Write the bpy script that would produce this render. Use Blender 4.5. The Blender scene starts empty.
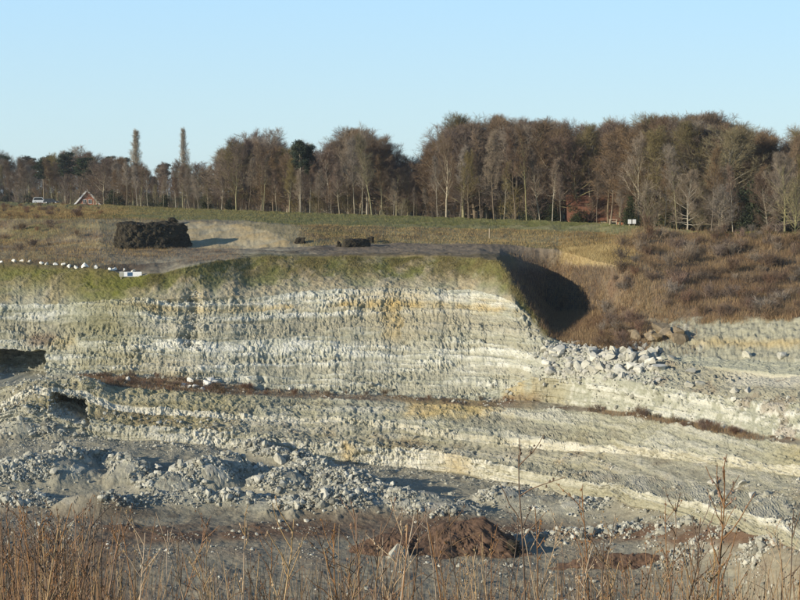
import bpy, math, random
import numpy as np
from mathutils import Vector, Matrix

# ------------------------------------------------------------------ camera, sky, sun, exposure
F = 1493.0                 # focal length in photo pixels (800 wide)
HORIZON = 192.0            # photo row of the horizon
CAM_Z = 3.5
PITCH = math.atan((300.0 - HORIZON) / F)
SUN_EL, SUN_AZ = math.radians(15.5), math.radians(-119.0)   # azimuth from +Y, clockwise

sc = bpy.context.scene
cam_d = bpy.data.cameras.new('camera'); cam = bpy.data.objects.new('camera', cam_d)
sc.collection.objects.link(cam)
cam.location = (0, 0, CAM_Z); cam.rotation_euler = (math.pi / 2 - PITCH, 0, 0)
cam_d.sensor_width = 36.0; cam_d.lens = 36.0 * F / 800.0
cam_d.clip_start = 0.1; cam_d.clip_end = 20000
sc.camera = cam

w = bpy.data.worlds.new('World'); sc.world = w; w.use_nodes = True
wn = w.node_tree.nodes; wl = w.node_tree.links
sky = wn.new('ShaderNodeTexSky'); sky.sky_type = 'NISHITA'; sky.sun_disc = False
sky.sun_elevation = SUN_EL; sky.sun_rotation = SUN_AZ
sky.altitude = 0; sky.air_density = 1.0; sky.dust_density = 0.1; sky.ozone_density = 3.0
bg = wn['Background']; bg.inputs['Strength'].default_value = 0.13
wl.new(sky.outputs[0], bg.inputs[0])
# clear pale winter blue laid over the Nishita sky: one smooth gradient by elevation, the same all round
wtc = wn.new('ShaderNodeTexCoord'); wsx = wn.new('ShaderNodeSeparateXYZ'); wl.new(wtc.outputs['Generated'], wsx.inputs[0])
wr = wn.new('ShaderNodeValToRGB'); wl.new(wsx.outputs['Z'], wr.inputs[0]); we = wr.color_ramp.elements
we[0].position = 0.0; we[0].color = (.56, .74, .79, 1); we[1].position = 1.0; we[1].color = (.035, .085, .21, 1)
for p_, c_ in ((.06, (.52, .73, .84)), (.125, (.46, .72, .93)), (.45, (.10, .23, .48))):
    k_ = we.new(p_); k_.color = (*c_, 1)
bg2 = wn.new('ShaderNodeBackground'); bg2.inputs['Strength'].default_value = 0.86; wl.new(wr.outputs[0], bg2.inputs[0])
wm = wn.new('ShaderNodeMixShader'); wm.inputs[0].default_value = 0.85
wl.new(bg.outputs[0], wm.inputs[1]); wl.new(bg2.outputs[0], wm.inputs[2]); wl.new(wm.outputs[0], wn['World Output'].inputs[0])

sd = bpy.data.lights.new('sun', 'SUN'); sun = bpy.data.objects.new('sun', sd); sc.collection.objects.link(sun)
sd.energy = 5.0; sd.angle = math.radians(0.5); sd.color = (1.0, 0.892, 0.725)
to_sun = Vector((math.sin(SUN_AZ) * math.cos(SUN_EL), math.cos(SUN_AZ) * math.cos(SUN_EL), math.sin(SUN_EL)))
sun.rotation_euler = to_sun.to_track_quat('Z', 'Y').to_euler()
sc.view_settings.view_transform = 'Standard'; sc.view_settings.look = 'None'
sc.view_settings.exposure = 0.38; sc.view_settings.gamma = 1.0; sc.view_settings.use_curve_mapping = False

COL = sc.collection
rng = np.random.default_rng(7)
random.seed(7)
cp, sp = math.cos(PITCH), math.sin(PITCH)

# ------------------------------------------------------------------ numpy noise
def _hash(ix, iy, iz, seed):
    h = (ix.astype(np.int64) * 374761393 + iy.astype(np.int64) * 668265263 + iz.astype(np.int64) * 2147483647 + seed * 974634777) & 0xFFFFFFFF
    h = ((h ^ (h >> 13)) * 1274126177) & 0xFFFFFFFF
    h = ((h ^ (h >> 15)) * 2246822519) & 0xFFFFFFFF
    h = h ^ (h >> 16)
    return (h & 0xFFFFFF).astype(np.float64) / 16777215.0
def vnoise(x, y, z, seed=0):
    ix, iy, iz = np.floor(x), np.floor(y), np.floor(z)
    fx, fy, fz = x - ix, y - iy, z - iz
    fx = fx * fx * (3 - 2 * fx); fy = fy * fy * (3 - 2 * fy); fz = fz * fz * (3 - 2 * fz)
    r = 0
    for dx in (0, 1):
        wx = fx if dx else 1 - fx
        for dy in (0, 1):
            wy = fy if dy else 1 - fy
            for dz in (0, 1):
                wz = fz if dz else 1 - fz
                r = r + wx * wy * wz * _hash(ix + dx, iy + dy, iz + dz, seed)
    return r * 2 - 1
def fbm(x, y, z, seed=0, octv=4, gain=0.5):
    a, s, r = 1.0, 1.0, 0
    for o in range(octv):
        r = r + a * vnoise(x * s + 13.7 * o, y * s - 7.1 * o, z * s + 3.3 * o, seed + o * 17)
        a *= gain; s *= 2.03
    return r
def voronoi(x, y, z, seed=0):
    ix, iy, iz = np.floor(x), np.floor(y), np.floor(z)
    d1 = np.full(x.shape, 9.0); d2 = np.full(x.shape, 9.0); cid = np.zeros(x.shape)
    for dx in (-1, 0, 1):
        for dy in (-1, 0, 1):
            for dz in (-1, 0, 1):
                cx, cy, cz = ix + dx, iy + dy, iz + dz
                h = _hash(cx, cy, cz, seed); h2 = (h * 977.13) % 1.0; h3 = (h * 6173.77) % 1.0
                d = (cx + h - x) ** 2 + (cy + h2 - y) ** 2 + (cz + h3 - z) ** 2
                m = d < d1
                d2 = np.where(m, d1, np.minimum(d2, d)); cid = np.where(m, h3, cid); d1 = np.where(m, d, d1)
    return np.sqrt(d1), np.sqrt(d2), cid
def sstep(a, b, x):
    t = np.clip((x - a) / (b - a), 0, 1); return t * t * (3 - 2 * t)
def win(a, b, x, s):            # soft window
    return sstep(a - s, a + s, x) * (1 - sstep(b - s, b + s, x))

# ------------------------------------------------------------------ pixel <-> place
def ray(px, py):
    u = (np.asarray(px, float) - 400.0) / F; wv = -(np.asarray(py, float) - 300.0) / F
    return u, cp + wv * sp, -sp + wv * cp
def at_Y(px, py, Y):
    dx, dy, dz = ray(px, py); t = np.asarray(Y, float) / dy
    return np.stack(np.broadcast_arrays(dx * t, dy * t, CAM_Z + dz * t), -1)
def at_z(px, py, z):
    dx, dy, dz = ray(px, py); t = (np.asarray(z, float) - CAM_Z) / dz
    return np.stack(np.broadcast_arrays(dx * t, dy * t, CAM_Z + dz * t), -1)

# ------------------------------------------------------------------ materials
MATS = {}
def nodes_of(name):
    m = bpy.data.materials.new(name); m.use_nodes = True
    nt = m.node_tree; b = nt.nodes['Principled BSDF']
    b.inputs['Roughness'].default_value = 0.95; b.inputs['Specular IOR Level'].default_value = 0.15
    MATS[name] = m
    return m, nt, b
def N(nt, t, **kw):
    n = nt.nodes.new(t)
    for k, v in kw.items(): setattr(n, k, v)
    return n
def noise_node(nt, scale, detail=4, rough=0.6, vec=None):
    n = N(nt, 'ShaderNodeTexNoise'); n.inputs['Scale'].default_value = scale
    n.inputs['Detail'].default_value = detail; n.inputs['Roughness'].default_value = rough
    if vec is not None: nt.links.new(vec, n.inputs['Vector'])
    return n.outputs['Fac']
def mixc(nt, fac, a, b, mode='MIX'):
    n = N(nt, 'ShaderNodeMix', data_type='RGBA', blend_type=mode)
    for s, v in ((n.inputs['Factor'], fac), (n.inputs['A'], a), (n.inputs['B'], b)):
        if isinstance(v, (int, float)): s.default_value = v
        elif isinstance(v, tuple): s.default_value = (*v, 1.0) if len(v) == 3 else v
        else: nt.links.new(v, s)
    return n.outputs['Result']
def maprange(nt, v, a, b, c=0.0, d=1.0):
    n = N(nt, 'ShaderNodeMapRange'); nt.links.new(v, n.inputs[0])
    for i, q in zip((1, 2, 3, 4), (a, b, c, d)): n.inputs[i].default_value = q
    return n.outputs[0]
def objcoord(nt): return N(nt, 'ShaderNodeNewGeometry').outputs['Position']
def bump(nt, bsdf, h, strength, dist):
    n = N(nt, 'ShaderNodeBump'); n.inputs['Strength'].default_value = strength; n.inputs['Distance'].default_value = dist
    nt.links.new(h, n.inputs['Height']); nt.links.new(n.outputs[0], bsdf.inputs['Normal'])

def mat_plain(name, c1, c2, scale=3.0, rough=0.9, rnd=0.0, spec=0.2):
    """two-tone noise colour, optional variation per object"""
    m, nt, b = nodes_of(name)
    tc = N(nt, 'ShaderNodeTexCoord').outputs['Object']
    f = maprange(nt, noise_node(nt, scale, 5, 0.65, tc), 0.3, 0.7)
    c = mixc(nt, f, c1, c2)
    if rnd > 0:
        oi = N(nt, 'ShaderNodeObjectInfo')
        hs = N(nt, 'ShaderNodeHueSaturation')
        nt.links.new(maprange(nt, oi.outputs['Random'], 0, 1, 1 - rnd, 1 + rnd), hs.inputs['Value'])
        mul = N(nt, 'ShaderNodeMath', operation='MULTIPLY'); nt.links.new(oi.outputs['Random'], mul.inputs[0]); mul.inputs[1].default_value = 7.31
        fr = N(nt, 'ShaderNodeMath', operation='FRACT'); nt.links.new(mul.outputs[0], fr.inputs[0])
        nt.links.new(maprange(nt, fr.outputs[0], 0, 1, 1 - rnd, 1 + rnd * 0.6), hs.inputs['Saturation'])
        nt.links.new(c, hs.inputs['Color']); c = hs.outputs['Color']
    nt.links.new(c, b.inputs['Base Color'])
    b.inputs['Roughness'].default_value = rough; b.inputs['Specular IOR Level'].default_value = spec
    return m
def mat_tint(name, cols, trans=0.0):
    """blade / twig colour picked by the per-blade attribute 'tint'"""
    m, nt, b = nodes_of(name)
    a = N(nt, 'ShaderNodeAttribute', attribute_name='tint')
    r = N(nt, 'ShaderNodeValToRGB'); e = r.color_ramp.elements
    e[0].color = (*cols[0], 1); e[1].color = (*cols[-1], 1)
    for i, c in enumerate(cols[1:-1]):
        k = e.new((i + 1) / (len(cols) - 1)); k.color = (*c, 1)
    nt.links.new(a.outputs['Fac'], r.inputs[0]); nt.links.new(r.outputs[0], b.inputs['Base Color'])
    return m

def mat_terrain():
    m, nt, b = nodes_of('terrain')
    pos = objcoord(nt)
    a1 = N(nt, 'ShaderNodeAttribute', attribute_name='m1'); s1 = N(nt, 'ShaderNodeSeparateColor')
    a2 = N(nt, 'ShaderNodeAttribute', attribute_name='m2'); s2 = N(nt, 'ShaderNodeSeparateColor')
    nt.links.new(a1.outputs['Color'], s1.inputs[0]); nt.links.new(a2.outputs['Color'], s2.inputs[0])
    big = maprange(nt, noise_node(nt, 0.25, 5, 0.65, pos), 0.3, 0.7)
    fine = maprange(nt, noise_node(nt, 2.2, 6, 0.7, pos), 0.25, 0.75)
    vf = maprange(nt, noise_node(nt, 7.0, 4, 0.7, pos), 0.25, 0.75)
    rock = mixc(nt, fine, (0.205, 0.21, 0.155), (0.39, 0.39, 0.31))
    rock = mixc(nt, big, rock, mixc(nt, fine, (0.24, 0.243, 0.175), (0.37, 0.37, 0.285)))
    white = mixc(nt, vf, (0.46, 0.455, 0.375), (0.69, 0.68, 0.59))
    yellow = mixc(nt, fine, (0.33, 0.235, 0.085), (0.47, 0.37, 0.18))
    green = mixc(nt, fine, (0.078, 0.090, 0.014), (0.155, 0.155, 0.034))
    green = mixc(nt, big, green, mixc(nt, fine, (0.09, 0.108, 0.018), (0.155, 0.148, 0.036)))
    tan = mixc(nt, fine, (0.26, 0.19, 0.085), (0.47, 0.37, 0.20))
    red = mixc(nt, fine, (0.09, 0.053, 0.032), (0.19, 0.127, 0.080))
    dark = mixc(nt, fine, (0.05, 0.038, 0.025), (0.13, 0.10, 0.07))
    mud = mixc(nt, fine, (0.225, 0.202, 0.137), (0.35, 0.312, 0.222))
    c = mixc(nt, s1.outputs[0], rock, white)
    c = mixc(nt, s2.outputs[2], c, mud)
    c = mixc(nt, s1.outputs[1], c, yellow)
    c = mixc(nt, a1.outputs['Alpha'], c, tan)
    c = mixc(nt, s1.outputs[2], c, green)
    c = mixc(nt, s2.outputs[0], c, red)
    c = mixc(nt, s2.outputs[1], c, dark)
    v = maprange(nt, vf, 0, 1, 0.82, 1.14)
    cc = N(nt, 'ShaderNodeCombineColor')
    for i in range(3): nt.links.new(v, cc.inputs[i])
    c = mixc(nt, 1.0, c, cc.outputs[0], 'MULTIPLY')
    nt.links.new(c, b.inputs['Base Color'])
    bump(nt, b, fine, 0.5, 0.12)
    return m
mat_terrain()

# ------------------------------------------------------------------ object helpers
def tag(o, label=None, cat=None, group=None, kind=None):
    if label: o['label'] = label
    if cat: o['category'] = cat
    if group: o['group'] = group
    if kind: o['kind'] = kind
    return o
def empty(name, loc, rz=0.0, scale=1.0):
    o = bpy.data.objects.new(name, None); COL.objects.link(o); o.empty_display_size = 0.3
    o.location = loc; o.rotation_euler = (0, 0, rz)
    o.scale = scale if isinstance(scale, (tuple, list)) else (scale,) * 3
    return o
def mesh_np(name, V, Q=None, T=None, smooth=False):
    me = bpy.data.meshes.new(name)
    V = np.asarray(V, np.float32)
    loops, starts, n = [], [], 0
    if Q is not None and len(Q):
        Q = np.asarray(Q, np.int32); loops.append(Q.ravel()); starts.append(np.arange(len(Q)) * 4); n = Q.size
    if T is not None and len(T):
        T = np.asarray(T, np.int32); loops.append(T.ravel()); starts.append(n + np.arange(len(T)) * 3)
    loops = np.concatenate(loops).astype(np.int32); starts = np.concatenate(starts).astype(np.int32)
    me.vertices.add(len(V)); me.vertices.foreach_set('co', V.ravel())
    me.loops.add(len(loops)); me.loops.foreach_set('vertex_index', loops)
    me.polygons.add(len(starts)); me.polygons.foreach_set('loop_start', starts)
    me.polygons.foreach_set('use_smooth', np.full(len(starts), smooth, bool))
    me.update(calc_edges=True)
    return me
def obj(name, me, mat=None, parent=None):
    o = bpy.data.objects.new(name, me); COL.objects.link(o)
    if mat is not None and not me.materials: me.materials.append(MATS[mat])
    if parent is not None: o.parent = parent
    return o
class MB:                       # small mesh collector
    def __init__(s): s.v = []; s.f = []
    def add(s, vs, fs):
        k = len(s.v); s.v += [tuple(p) for p in vs]; s.f += [tuple(i + k for i in f) for f in fs]; return s
    def box(s, x0, x1, y0, y1, z0, z1):
        return s.add([(x0,y0,z0),(x1,y0,z0),(x1,y1,z0),(x0,y1,z0),(x0,y0,z1),(x1,y0,z1),(x1,y1,z1),(x0,y1,z1)],
                     [(0,3,2,1),(4,5,6,7),(0,1,5,4),(1,2,6,5),(2,3,7,6),(3,0,4,7)])
    def prism(s, poly, axis, a, b):       # polygon in the two other axes, extruded along axis
        n = len(poly)
        def P(p, q): return {'x': (q, p[0], p[1]), 'y': (p[0], q, p[1]), 'z': (p[0], p[1], q)}[axis]
        vs = [P(p, a) for p in poly] + [P(p, b) for p in poly]
        fs = [tuple(range(n)), tuple(range(2 * n - 1, n - 1, -1))] + [(i, i + n, (i + 1) % n + n, (i + 1) % n) for i in range(n)]
        return s.add(vs, fs)
    def tube(s, pts, rad, n=6):
        pts = [Vector(p) for p in pts]; rings = []
        for i, p in enumerate(pts):
            d = (pts[min(i + 1, len(pts) - 1)] - pts[max(i - 1, 0)]).normalized()
            a = d.orthogonal().normalized(); b = d.cross(a)
            r = rad[i] if isinstance(rad, (list, tuple)) else rad
            rings.append([p + (a * math.cos(2 * math.pi * k / n) + b * math.sin(2 * math.pi * k / n)) * r for k in range(n)])
        vs = [q for r in rings for q in r]; fs = []
        for i in range(len(pts) - 1):
            for k in range(n): fs.append((i * n + k, i * n + (k + 1) % n, (i + 1) * n + (k + 1) % n, (i + 1) * n + k))
        fs.append(tuple(range(n - 1, -1, -1))); fs.append(tuple(range((len(pts) - 1) * n, len(pts) * n)))
        return s.add(vs, fs)
    def build(s, name, mat, parent=None, smooth=False):
        me = bpy.data.meshes.new(name); me.from_pydata(s.v, [], s.f); me.update()
        if smooth: me.polygons.foreach_set('use_smooth', [True] * len(me.polygons))
        return obj(name, me, mat, parent)
def copy_tree(o, parent=None):
    c = o.copy(); COL.objects.link(c); c.parent = parent
    for ch in o.children: copy_tree(ch, c)
    return c

# ------------------------------------------------------------------ the quarry: traced lines lofted into one surface
# each line: list of (photo column, photo row, z or Y); 'z' lines lie at that height, 'Y' lines at that distance
LN = {}
LN['A'] = ('z', [(0,202,.3),(100,205,.05),(200,209,-.2),(300,212.5,-.5),(400,215.5,-.8),(500,219,-1.2),(600,223,-1.6),(650,227,-1.9),(700,231,-2.2),(800,231,-2.0)])
LN['B'] = ('z', [(0,218,-.9),(100,219,-1.0),(170,220,-1.2),(240,221,-1.3),(300,225,-1.8),(400,228,-2.4),(500,229,-2.6),(600,233,-3.0),(650,240,-3.4),(700,245,-4),(800,247,-4)])
LN['C'] = ('z', [(0,240,-4.2),(100,245,-4.6),(150,246,-4.8),(200,249,-5.2),(250,249,-5.1),(300,247,-4.7),(350,244,-4.4),(400,243,-4.4),(500,245,-4.6),(560,250,-5.2),(600,262,-6),(650,272,-7),(700,280,-8),(800,285,-8.5)])
LN['C2'] = ('Y', [(0,251,222),(100,255,216),(150,258,214),(200,256,216),(250,253,217),(300,252,217),(400,250,220),(480,251,217),(500,255,216),(512,270,212),(530,288,215),(548,307,216),(560,312,213),(600,312,201),(640,320,190),(700,318,184),(750,318,178),(800,318,172)])
LN['D'] = ('Y', [(0,263,210),(50,264,207),(100,270,205),(130,276,203),(160,274,202),(185,266,202),(200,262,203),(250,257,210),(300,256,210.5),(400,255,211),(470,257,207),(497,261,202),(507,272,199),(515,286,197.5),(530,311,194),(548,338,187.5),(560,342,187),(600,350,181),(640,355,177),(700,357,172),(750,360,167),(800,363,161)])
LN['D2'] = ('Y', [(0,302,200),(100,303,199.5),(130,300,199),(200,298,198.5),(300,292,202),(400,290,203),(470,291,201),(500,297,196.5),(515,304,194),(530,319,192),(548,345,185.5),(560,350,184),(600,358,178),(640,362,174.5),(700,365,169),(750,370,163),(800,374,157)])
LN['E1'] = ('z', [(0,372,-20),(100,374,-20),(200,382,-20.8),(300,388,-21.6),(400,391,-21.8),(490,396,-22),(510,390,-21.2),(530,376,-19),(560,377,-18.8),(600,379,-18.3),(640,383,-18),(700,392,-18),(750,400,-17.8),(800,404,-17)])
LN['E2'] = ('z', [(0,378,-20.3),(100,378,-20.3),(200,386,-21),(300,393,-21.9),(400,396,-22.1),(500,402,-22.5),(520,400,-22),(560,404,-22),(600,410,-21.8),(640,414,-21.3),(700,424,-21),(740,432,-20.8),(800,440,-20)])
LN['E3'] = ('z', [(0,388,-20.5),(100,388,-20.5),(200,392,-21.2),(300,398,-22.1),(400,402,-22.3),(500,408,-22.7),(560,410,-22.2),(600,414,-22),(640,418,-21.5),(700,430,-21.2),(740,438,-21),(800,446,-20.2)])
LN['F1'] = ('z', [(0,408,-22.5),(100,404,-22.1),(200,411,-23),(300,418,-23.9),(340,416,-23.6),(400,424,-24.4),(480,436,-25.2),(520,441,-25.3),(600,445,-24.5),(640,448,-23.8),(700,455,-23),(740,460,-22.5),(800,467,-21.5)])
LN['F2'] = None
LN['F3'] = None
LN['G1'] = ('z', [(0,424,-24),(100,422,-23.8),(160,427,-24.4),(250,434,-25.2),(320,442,-26),(400,447,-26.5),(440,453,-26.9),(480,460,-27.3),(540,474,-27.3),(600,485,-26.7),(640,493,-26),(700,505,-25),(740,513,-24.3),(800,530,-23.3)])
LN['G2'] = ('Y', [(0,438,175.5),(100,438,175.5),(160,441,175),(250,453,174.5),(320,460,174),(400,468,173.5),(440,472,172),(480,477,169.5),(540,490,161),(600,501,152),(640,508,144),(700,522,133.5),(740,532,126),(800,552,114.5)])
LN['H1'] = ('z', [(0,460,-26),(100,460,-26.2),(200,468,-27),(300,475,-28),(400,482,-28.9),(480,490,-29.1),(540,502,-29),(600,514,-28.6),(640,522,-28),(700,535,-26.8),(740,546,-26.2),(800,568,-25)])
LN['H2'] = ('z', [(0,515,-28.5),(200,515,-28.8),(400,525,-29.2),(540,535,-29.4),(640,550,-29),(740,572,-27.5),(800,592,-26.5)])
LN['H3'] = ('z', [(0,600,-29.5),(640,600,-29.6),(740,605,-29),(800,622,-28)])
LN['H4'] = ('z', [(0,900,-30),(800,900,-30)])

cols = np.concatenate([np.arange(-420, -14, 6.0), np.arange(-14, 814, 0.72), np.arange(814, 1230, 6.0)])
NC = len(cols)
def line(key, jit):
    kind, pts = LN[key]
    p = np.array(pts, float)
    py = np.interp(cols, p[:, 0], p[:, 1]); q = np.interp(cols, p[:, 0], p[:, 2])
    py = py + jit * fbm(cols * 0.06, cols * 0 + len(key) + ord(key[0]), cols * 0, 5, 4)
    P = at_z(cols, py, q) if kind == 'z' else at_Y(cols, py, q)
    return P
JIT = dict(A=0, B=0, C=.15, C2=.2, D=.5, D2=1.6, E1=.2, E2=.2, E3=.2, F1=.22, G1=.22, G2=1.2, H1=.2, H2=.2, H3=0, H4=0)
L = {}
for k in LN:
    if LN[k]: L[k] = line(k, JIT[k])
def polar(P, Y, z):             # same column, other distance and height
    r = P.copy(); f = Y / P[:, 1]; r[:, 0] = P[:, 0] * f; r[:, 1] = Y; r[:, 2] = z; return r
L['F2'] = polar(L['F1'], L['F1'][:, 1] - 0.7, L['F1'][:, 2] - .75)
L['F3'] = polar(L['G1'], L['G1'][:, 1] + 0.55 * (L['F2'][:, 1] - L['G1'][:, 1]), L['G1'][:, 2] + 0.3)
order = ['A','B','C','C2','D','D2','E1','E2','E3','F1','F2','F3','G1','G2','H1','H2','H3','H4']
for a, b in zip(order[:-1], order[1:]):
    lim = L[a][:, 1] - 0.5
    bad = L[b][:, 1] > lim
    if bad.any():
        L[b] = np.where(bad[:, None], polar(L[b], np.minimum(L[b][:, 1], lim), L[b][:, 2]), L[b])
# field rows beyond the bank
A = L['A']
L['f1'] = polar(A, A[:, 1] + 4, A[:, 2] - 0.5); L['f2'] = polar(A, A[:, 1] + 14, A[:, 2] - 1.5)
L['f3'] = polar(A, A[:, 1] + 90, np.full(NC, -1.7)); L['f4'] = polar(A, np.full(NC, 1500.0), np.full(NC, -2.0)); L['f5'] = polar(A, np.full(NC, 9000.0), np.full(NC, -2.0))
order = ['f5','f4','f3','f2','f1'] + order
RES = dict(f5=2, f4=6, f3=10, f2=6, f1=4, A=18, B=26, C=24, C2=30, D=46, D2=112, E1=26, E2=10, E3=36, F1=10, F2=44, F3=18, G1=26, G2=44, H1=90, H2=104, H3=20, H4=0)
rows, seg, tt = [], [], []
for i, k in enumerate(order[:-1]):
    n = RES[k]
    for j in range(n):
        t = j / n
        rows.append(L[k] * (1 - t) + L[order[i + 1]] * t); seg.append(i); tt.append(t)
rows.append(L[order[-1]]); seg.append(len(order) - 1); tt.append(0.0)
G = np.stack(rows, 0)                                 # rows x cols x 3
NR = G.shape[0]
SEG = np.array(seg)[:, None] + np.zeros((1, NC)); TT = np.array(tt)[:, None] + np.zeros((1, NC))
sidx = {k: i for i, k in enumerate(order)}
row0 = {}
for i, k in enumerate(order): row0[k] = seg.index(i)
X, Y, Z = G[..., 0].copy(), G[..., 1].copy(), G[..., 2].copy()
def project(X, Y, Z):
    dy, dz = Y * cp - (Z - CAM_Z) * sp, Y * sp + (Z - CAM_Z) * cp
    return 400 + F * X / dy, 300 - F * dz / dy
PX, PY = project(X, Y, np.where(Y > 2000, 0, Z))
def is_seg(*ks):
    r = np.zeros_like(X)
    for k in ks: r = np.maximum(r, (SEG == sidx[k]).astype(float))
    return r
# normals of the smooth loft
du = np.gradient(G, axis=1); dv = np.gradient(G, axis=0)
NRM = np.cross(du, dv); NRM /= np.linalg.norm(NRM, axis=-1, keepdims=True) + 1e-9
NRM *= np.sign(NRM[..., 2:3] + 1e-6)

n_lo = fbm(X * .08, Y * .08, Z * .08, 1, 4)
n_mid = fbm(X * .45, Y * .45, Z * .45, 2, 4)
n_hi = fbm(X * 1.9, Y * 1.9, Z * 1.9, 3, 3)
n_st = fbm(X * .07, Y * .07, Z * 1.6, 4, 4)                      # bedding
n_st2 = fbm(X * .25, Y * .12, Z * 3.6, 14, 3)
gul = 1 - np.abs(fbm(X * .55 + Z * .10, Y * .25, Z * .14, 8, 3)) * 1.6     # gullies down the face
diag = fbm((X - Z * 1.1) * 0.7 + .5 * n_mid, Y * .2, (Z + X * .4) * .3, 9, 5, .6)            # streaks running down to the left
v1, v2, vc = voronoi(X * .62 + .25 * n_mid, Y * .62, Z * 1.35, 21)
w1, w2, wc = voronoi(X * 2.0, Y * 2.0 + .3 * n_hi, Z * 3.4, 22)
bed = np.tanh(2.6 * n_st + 1.2 * n_st2)
fis = sstep(.80, .98, 1 - np.abs(fbm(X * .8 + .35 * n_mid, Y * .2, Z * .12, 41, 3)) * 2.0) * sstep(-.1, .5, n_mid + .6 * n_lo)
rough_ = .45 + .85 * sstep(-.35, .55, fbm(X * .22, Y * .22, Z * .55, 44, 4))
dash = fbm(X * 4.2 + .6 * n_mid, Y * .9, Z * 1.7 + .4 * n_mid, 47, 3)         # short upright cracks
right = sstep(520, 560, PX)

rock = is_seg('D2', 'E1') + is_seg('D2') * 0
grassy = is_seg('D') * (1 - right)
scree = is_seg('E3') + is_seg('F2', 'F3') * (1 - .4 * sstep(560, 640, PX)) + is_seg('D') * right * .8
wall = is_seg('F1', 'G1')
floor_ = is_seg('G2', 'H1', 'H2', 'H3')
soft = is_seg('A', 'B', 'C', 'C2', 'E2')
blocky = sstep(-.2, .5, n_mid + n_lo * .5 + .25)
d = 0
d = d + rock * (.55 * n_lo + (.20 - .08 * sstep(380, 480, PX)) * bed + .05 * n_st2 - .10 * fis + rough_ * (.24 * (vc - .5) * blocky + .17 * (wc - .5) + .12 * n_hi + .10 * dash) - .05 * sstep(.12, 0, v2 - v1))
d = d + wall * (.14 * bed + .10 * n_st2 - .10 * fis + rough_ * (.28 * (vc - .5) + .24 * (wc - .5) + .12 * n_hi + .10 * dash))
d = d + scree * (.12 * bed + .12 * n_mid + .10 * diag + .16 * (wc - .5) + .18 * (vc - .5) * blocky + .07 * n_hi + .05 * gul)
d = d + grassy * (.35 * n_lo + .08 * diag + .14 * n_mid + .10 * n_hi)
d = d + soft * (.16 * n_mid + .05 * n_hi)
d = d * sstep(9000, 3000, Y)
# rubble heaps on the pit floor and ledges: (px, py, rx m, ry m, height, rock size weight)
HEAPS = [(40,478,7,4,1.5,1),(10,482,5,4,1.3,1),(66,470,3.5,3,1.7,1),(95,462,5,2,.8,1),(133,482,3,3,1.6,1),(120,470,3,2,1.0,.8),
         (170,492,5,3,1.2,1),(205,486,5,3.5,1.9,1),(228,478,4,3,1.7,1),(190,503,6,2.5,.8,1),(235,505,5,2,.9,1),(260,457,3,2,1.3,1),(278,462,3,1.6,1.0,1),(300,466,3.5,1.5,1.0,1),
         (262,480,5,3,.9,.5),(285,494,5,3,1.6,1),(315,488,6,4,2.0,1),(345,496,6,4,1.9,1),(335,512,7,3,1.5,1),(375,506,7,4,1.5,1),(410,512,7,3,1.4,1),(440,516,6,3,1.0,1),(300,512,6,2,.9,1),
         (500,505,4,2.5,1.2,1),(535,508,5,2.5,.8,.8),(575,512,5,2.5,.8,.8),(610,535,5,3,.3,.45),(650,545,6,3,.3,.45),(690,555,6,3,.3,.4),(740,570,6,3,.3,.4),(560,540,6,2.5,.5,.6),
         (100,512,5,1.6,1.3,.6),(130,508,4,1.2,.8,.6),(20,505,6,3,.7,.6),
         (40,405,6,3,1.6,1),(75,398,5,3,1.4,1),(20,430,5,2.5,1.5,1),(50,432,4,2.0,1.2,1)]
hmask = np.zeros_like(X); hz = np.zeros_like(X)
def nearest(px, py, lo='A'):
    c = int(np.argmin(np.abs(cols - px))); r0 = row0[lo]
    r = r0 + int(np.argmin(np.abs(PY[r0:, c] - py))); return r, c
for (hx, hy, rx, ry, hh, wt) in HEAPS:
    r, c = nearest(hx, hy)
    q = ((X - X[r, c]) / rx) ** 2 + ((Y - Y[r, c]) / ry) ** 2
    q = q * (1 + .5 * n_mid)
    b = np.exp(-q * 1.5); hz = np.maximum(hz, b * hh * 1.55); hmask = np.maximum(hmask, sstep(.15, .6, b) * wt)
live = is_seg('E2', 'E3', 'F1', 'F2', 'F3', 'G1') + floor_
hz *= np.minimum(live, 1); hmask *= np.minimum(live, 1)
d = d + floor_ * (.16 * n_mid + .04 * n_hi + .04 * (wc - .5) * sstep(-.2, .6, n_lo + n_mid))
d = d + is_seg('C2') * sstep(600, 660, PX) * sstep(316, 322, PY) * (.14 * diag + .12 * (wc - .5) + .22 * (vc - .5) * blocky + .10 * n_hi)
d = d + hmask * (.20 * (vc - .35) + .05 * (wc - .4))
# recesses in the wall on the left (their left side shades them)
def notch(x0, x1, y0, y1, depth, sx, sy):
    return depth * win(x0, x1, PX + 2.5 * n_mid, sx) * win(y0, y1, PY + 2.0 * n_mid, sy)
rec = notch(-12, 44, 351, 380, 8.0, 2, 2) + notch(52, 86, 411, 429, 6, 2, 2) + notch(184, 200, 286, 345, .8, 5, 8) * (1 + .8 * n_mid) + notch(258, 263, 372, 384, .5, 2, 4)
XN = X + NRM[..., 0] * d; YN = Y + NRM[..., 1] * d + rec; ZN = Z + NRM[..., 2] * d + hz
# the smooth road across the pit floor
P3 = np.stack([XN, YN, ZN], -1)

PX0, PY0 = PX, PY
PX = PX + 9 * n_lo + 6 * n_mid; PY = PY + 1.3 * n_mid
# ---------------- what covers the ground (material weights, plus shade painted round the gully)
def band(y, c, s, a=1.0): return a * np.exp(-((y - c) / s) ** 2)
q = 192 + (CAM_Z - Z) / 0.131            # bedding coordinate: follows height only
sp1 = sstep(-.25, .45, n_hi + .7 * n_mid)
white = np.zeros_like(X); yel = np.zeros_like(X); grn = np.zeros_like(X); tan = np.zeros_like(X)
red = np.zeros_like(X); drk = np.zeros_like(X); mud = np.zeros_like(X)
nn = .5 + .5 * np.clip(n_mid, -1, 1)
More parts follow.
